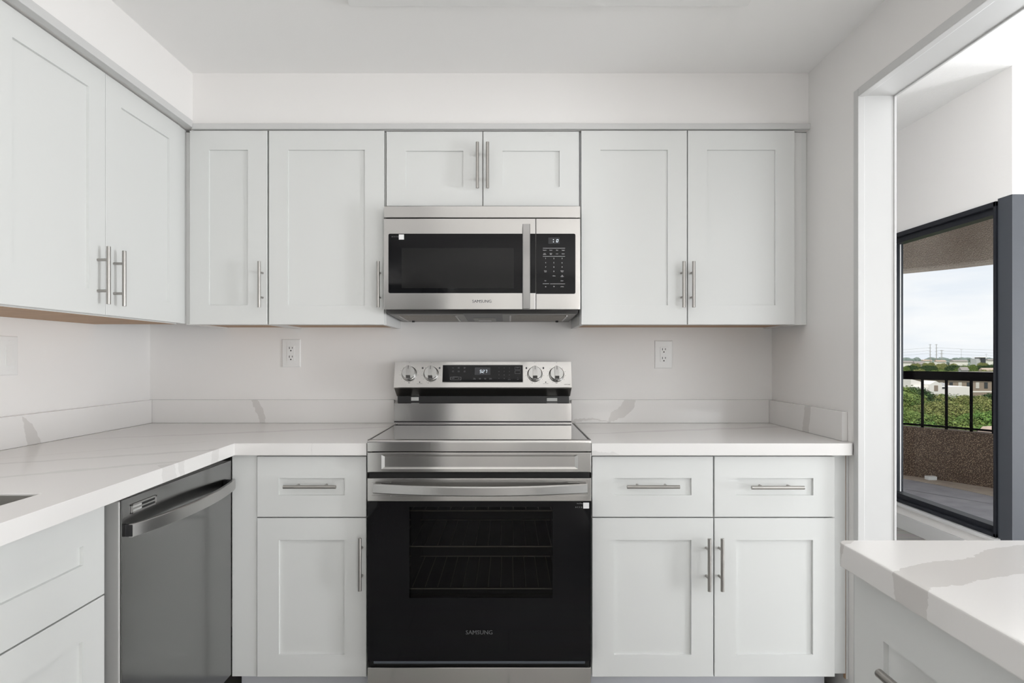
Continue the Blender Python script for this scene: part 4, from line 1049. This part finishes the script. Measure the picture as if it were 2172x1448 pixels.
for i, px in enumerate((1975, 1985.5, 1996, 2017, 2036, 2054, 2073, 2091, 2110, 2130, 2150)):
    xc = bpos(px, D); zc_ = ZC-(817-CY)*D/F
    wn_ = MB().box(xc-.55, xc+.55, D-.12, D, zc_-1.0, zc_+1.0).build('window', 'winl' if i % 2 == 0 else 'winb', b)
D = 60
b = thing('low_building', 'tan shingled roof just over the right end of the parapet', 'building', (bpos(2100, D), D, GZ))
z1_ = ZC-(906-CY)*D/F; MB().prism([(bpos(2058, D), z1_-1.0), (bpos(2200, D), z1_-1.0), (bpos(2175, D), z1_+.3), (bpos(2085, D), z1_+.1)], 'Y', D-8, D).build('roof', 'rooft', b)
MB().box(bpos(2060, D), bpos(2198, D), D-7.5, D-.5, GZ, z1_-1.0).build('wall', 'btan', b)
def house(px, D, wpx, ytop, ybot, wm, rm, label):
    xc = bpos(px, D); hw = wpx*D/F/2; z1_ = ZC-(ytop-CY)*D/F; z0_ = ZC-(ybot-CY)*D/F
    t = thing('house', label, 'building', (xc, D, GZ), 'far houses')
    MB().box(xc-hw, xc+hw, D, D+hw*.8, GZ, z0_).build('wall', wm, t)
    MB().prism([(D-1, z0_), (D+hw*.8+1, z0_), (D+hw*.4, z1_)], 'X', xc-hw*1.05, xc+hw*1.05).build('roof', rm, t)
for a in ((1925, 700, 26, 765, 768, 'bwhite', 'roofg', 'wide grey roofed house at the left end of the far row'), (1952, 560, 22, 766, 772, 'bwhite', 'roofg', 'grey roofed white house below the two tall poles'),
          (1997, 800, 20, 763.5, 766.5, 'bwhite', 'rooft', 'tan roofed house right of the two tall poles'), (2038, 800, 30, 763, 766, 'bwhite', 'roofg', 'long grey roof left of the blue grey block'),
          (2098, 420, 26, 780, 786, 'btan', 'rooft', 'tan roofed house near the right end above the rail'), (2046, 400, 16, 778, 785, 'bgrey', 'roofg', 'dark grey roof in the trees above the rail'),
          (2104, 900, 16, 761, 764, 'bwhite', 'roofg', 'small white house at the far right of the skyline'), (1968, 900, 18, 762.5, 765, 'bwhite', 'rooft', 'pale roof on the skyline left of the two poles')):
    house(*a)
D = 620
b = thing('office_block', 'blue grey flat roofed block on the skyline at the right', 'building', (bpos(2079, D), D, GZ))
MB().box(bpos(2071, D), bpos(2080, D), D, D+8, GZ, ZC-(760-CY)*D/F).build('wall', 'bgrey', b)
MB().box(bpos(2080, D), bpos(2089, D), D-1, D+8, GZ, ZC-(758-CY)*D/F).build('stair_tower', 'winb', b)
MB().box(bpos(2076, D), bpos(2092, D), D-2, D+9, ZC-(758-CY)*D/F, ZC-(757-CY)*D/F).build('roof', 'bwhite', b)
# transmission poles
def pole(px, D, ytop, arms, label, r=.55):
    x = bpos(px, D); zt_ = ZC-(ytop-CY)*D/F
    t = thing('power_pole', label, 'pole', (x, D, GZ), 'power poles on the skyline')
    MB().cyl((x, D, GZ), (x, D, zt_), r*D/900, 8, r*.6*D/900).build('mast', 'pole', t)
    for k in range(arms):
        z = zt_-1-k*5.0*D/900; MB().box(x-2.3*D/900, x+2.3*D/900, D-.2, D+.2, z-.18, z+.18).build('crossarm', 'pole', t)
pole(1973, 900, 729.5, 5, 'left one of the two tall twin power poles')
pole(1986, 900, 729.5, 5, 'right one of the two tall twin power poles')
pole(1996.3, 1100, 742, 3, 'shorter power pole just right of the twin poles', .4)
pole(1998.6, 1150, 742, 2, 'thin power pole touching the shorter one', .3)
pole(2039, 1100, 740, 1, 'thin lone mast in the middle of the skyline', .2)
pole(2092, 1100, 750, 1, 'thin mast above the blue grey block', .2)
m = MB()
def wire(m, xa_, ya_, xb_, yb__, D, sag):
    pts = []
    for i in range(13):
        t = i/12; pts.append((bpos(xa_+(xb_-xa_)*t, D), D, ZC-((ya_+(yb__-ya_)*t+sag*4*t*(1-t))-CY)*D/F))
    m.tube(pts, .12, 5)
for (a_, b__) in ((737, 743), (743, 749), (749, 755)): wire(m, 1986, a_, 2180, b__, 900, 1.5); wire(m, 1973, a_, 1850, b__, 900, 1.5)
tag(m.build('power_lines', 'pole'), 'thin power lines strung from the twin poles across the sky', 'wires')
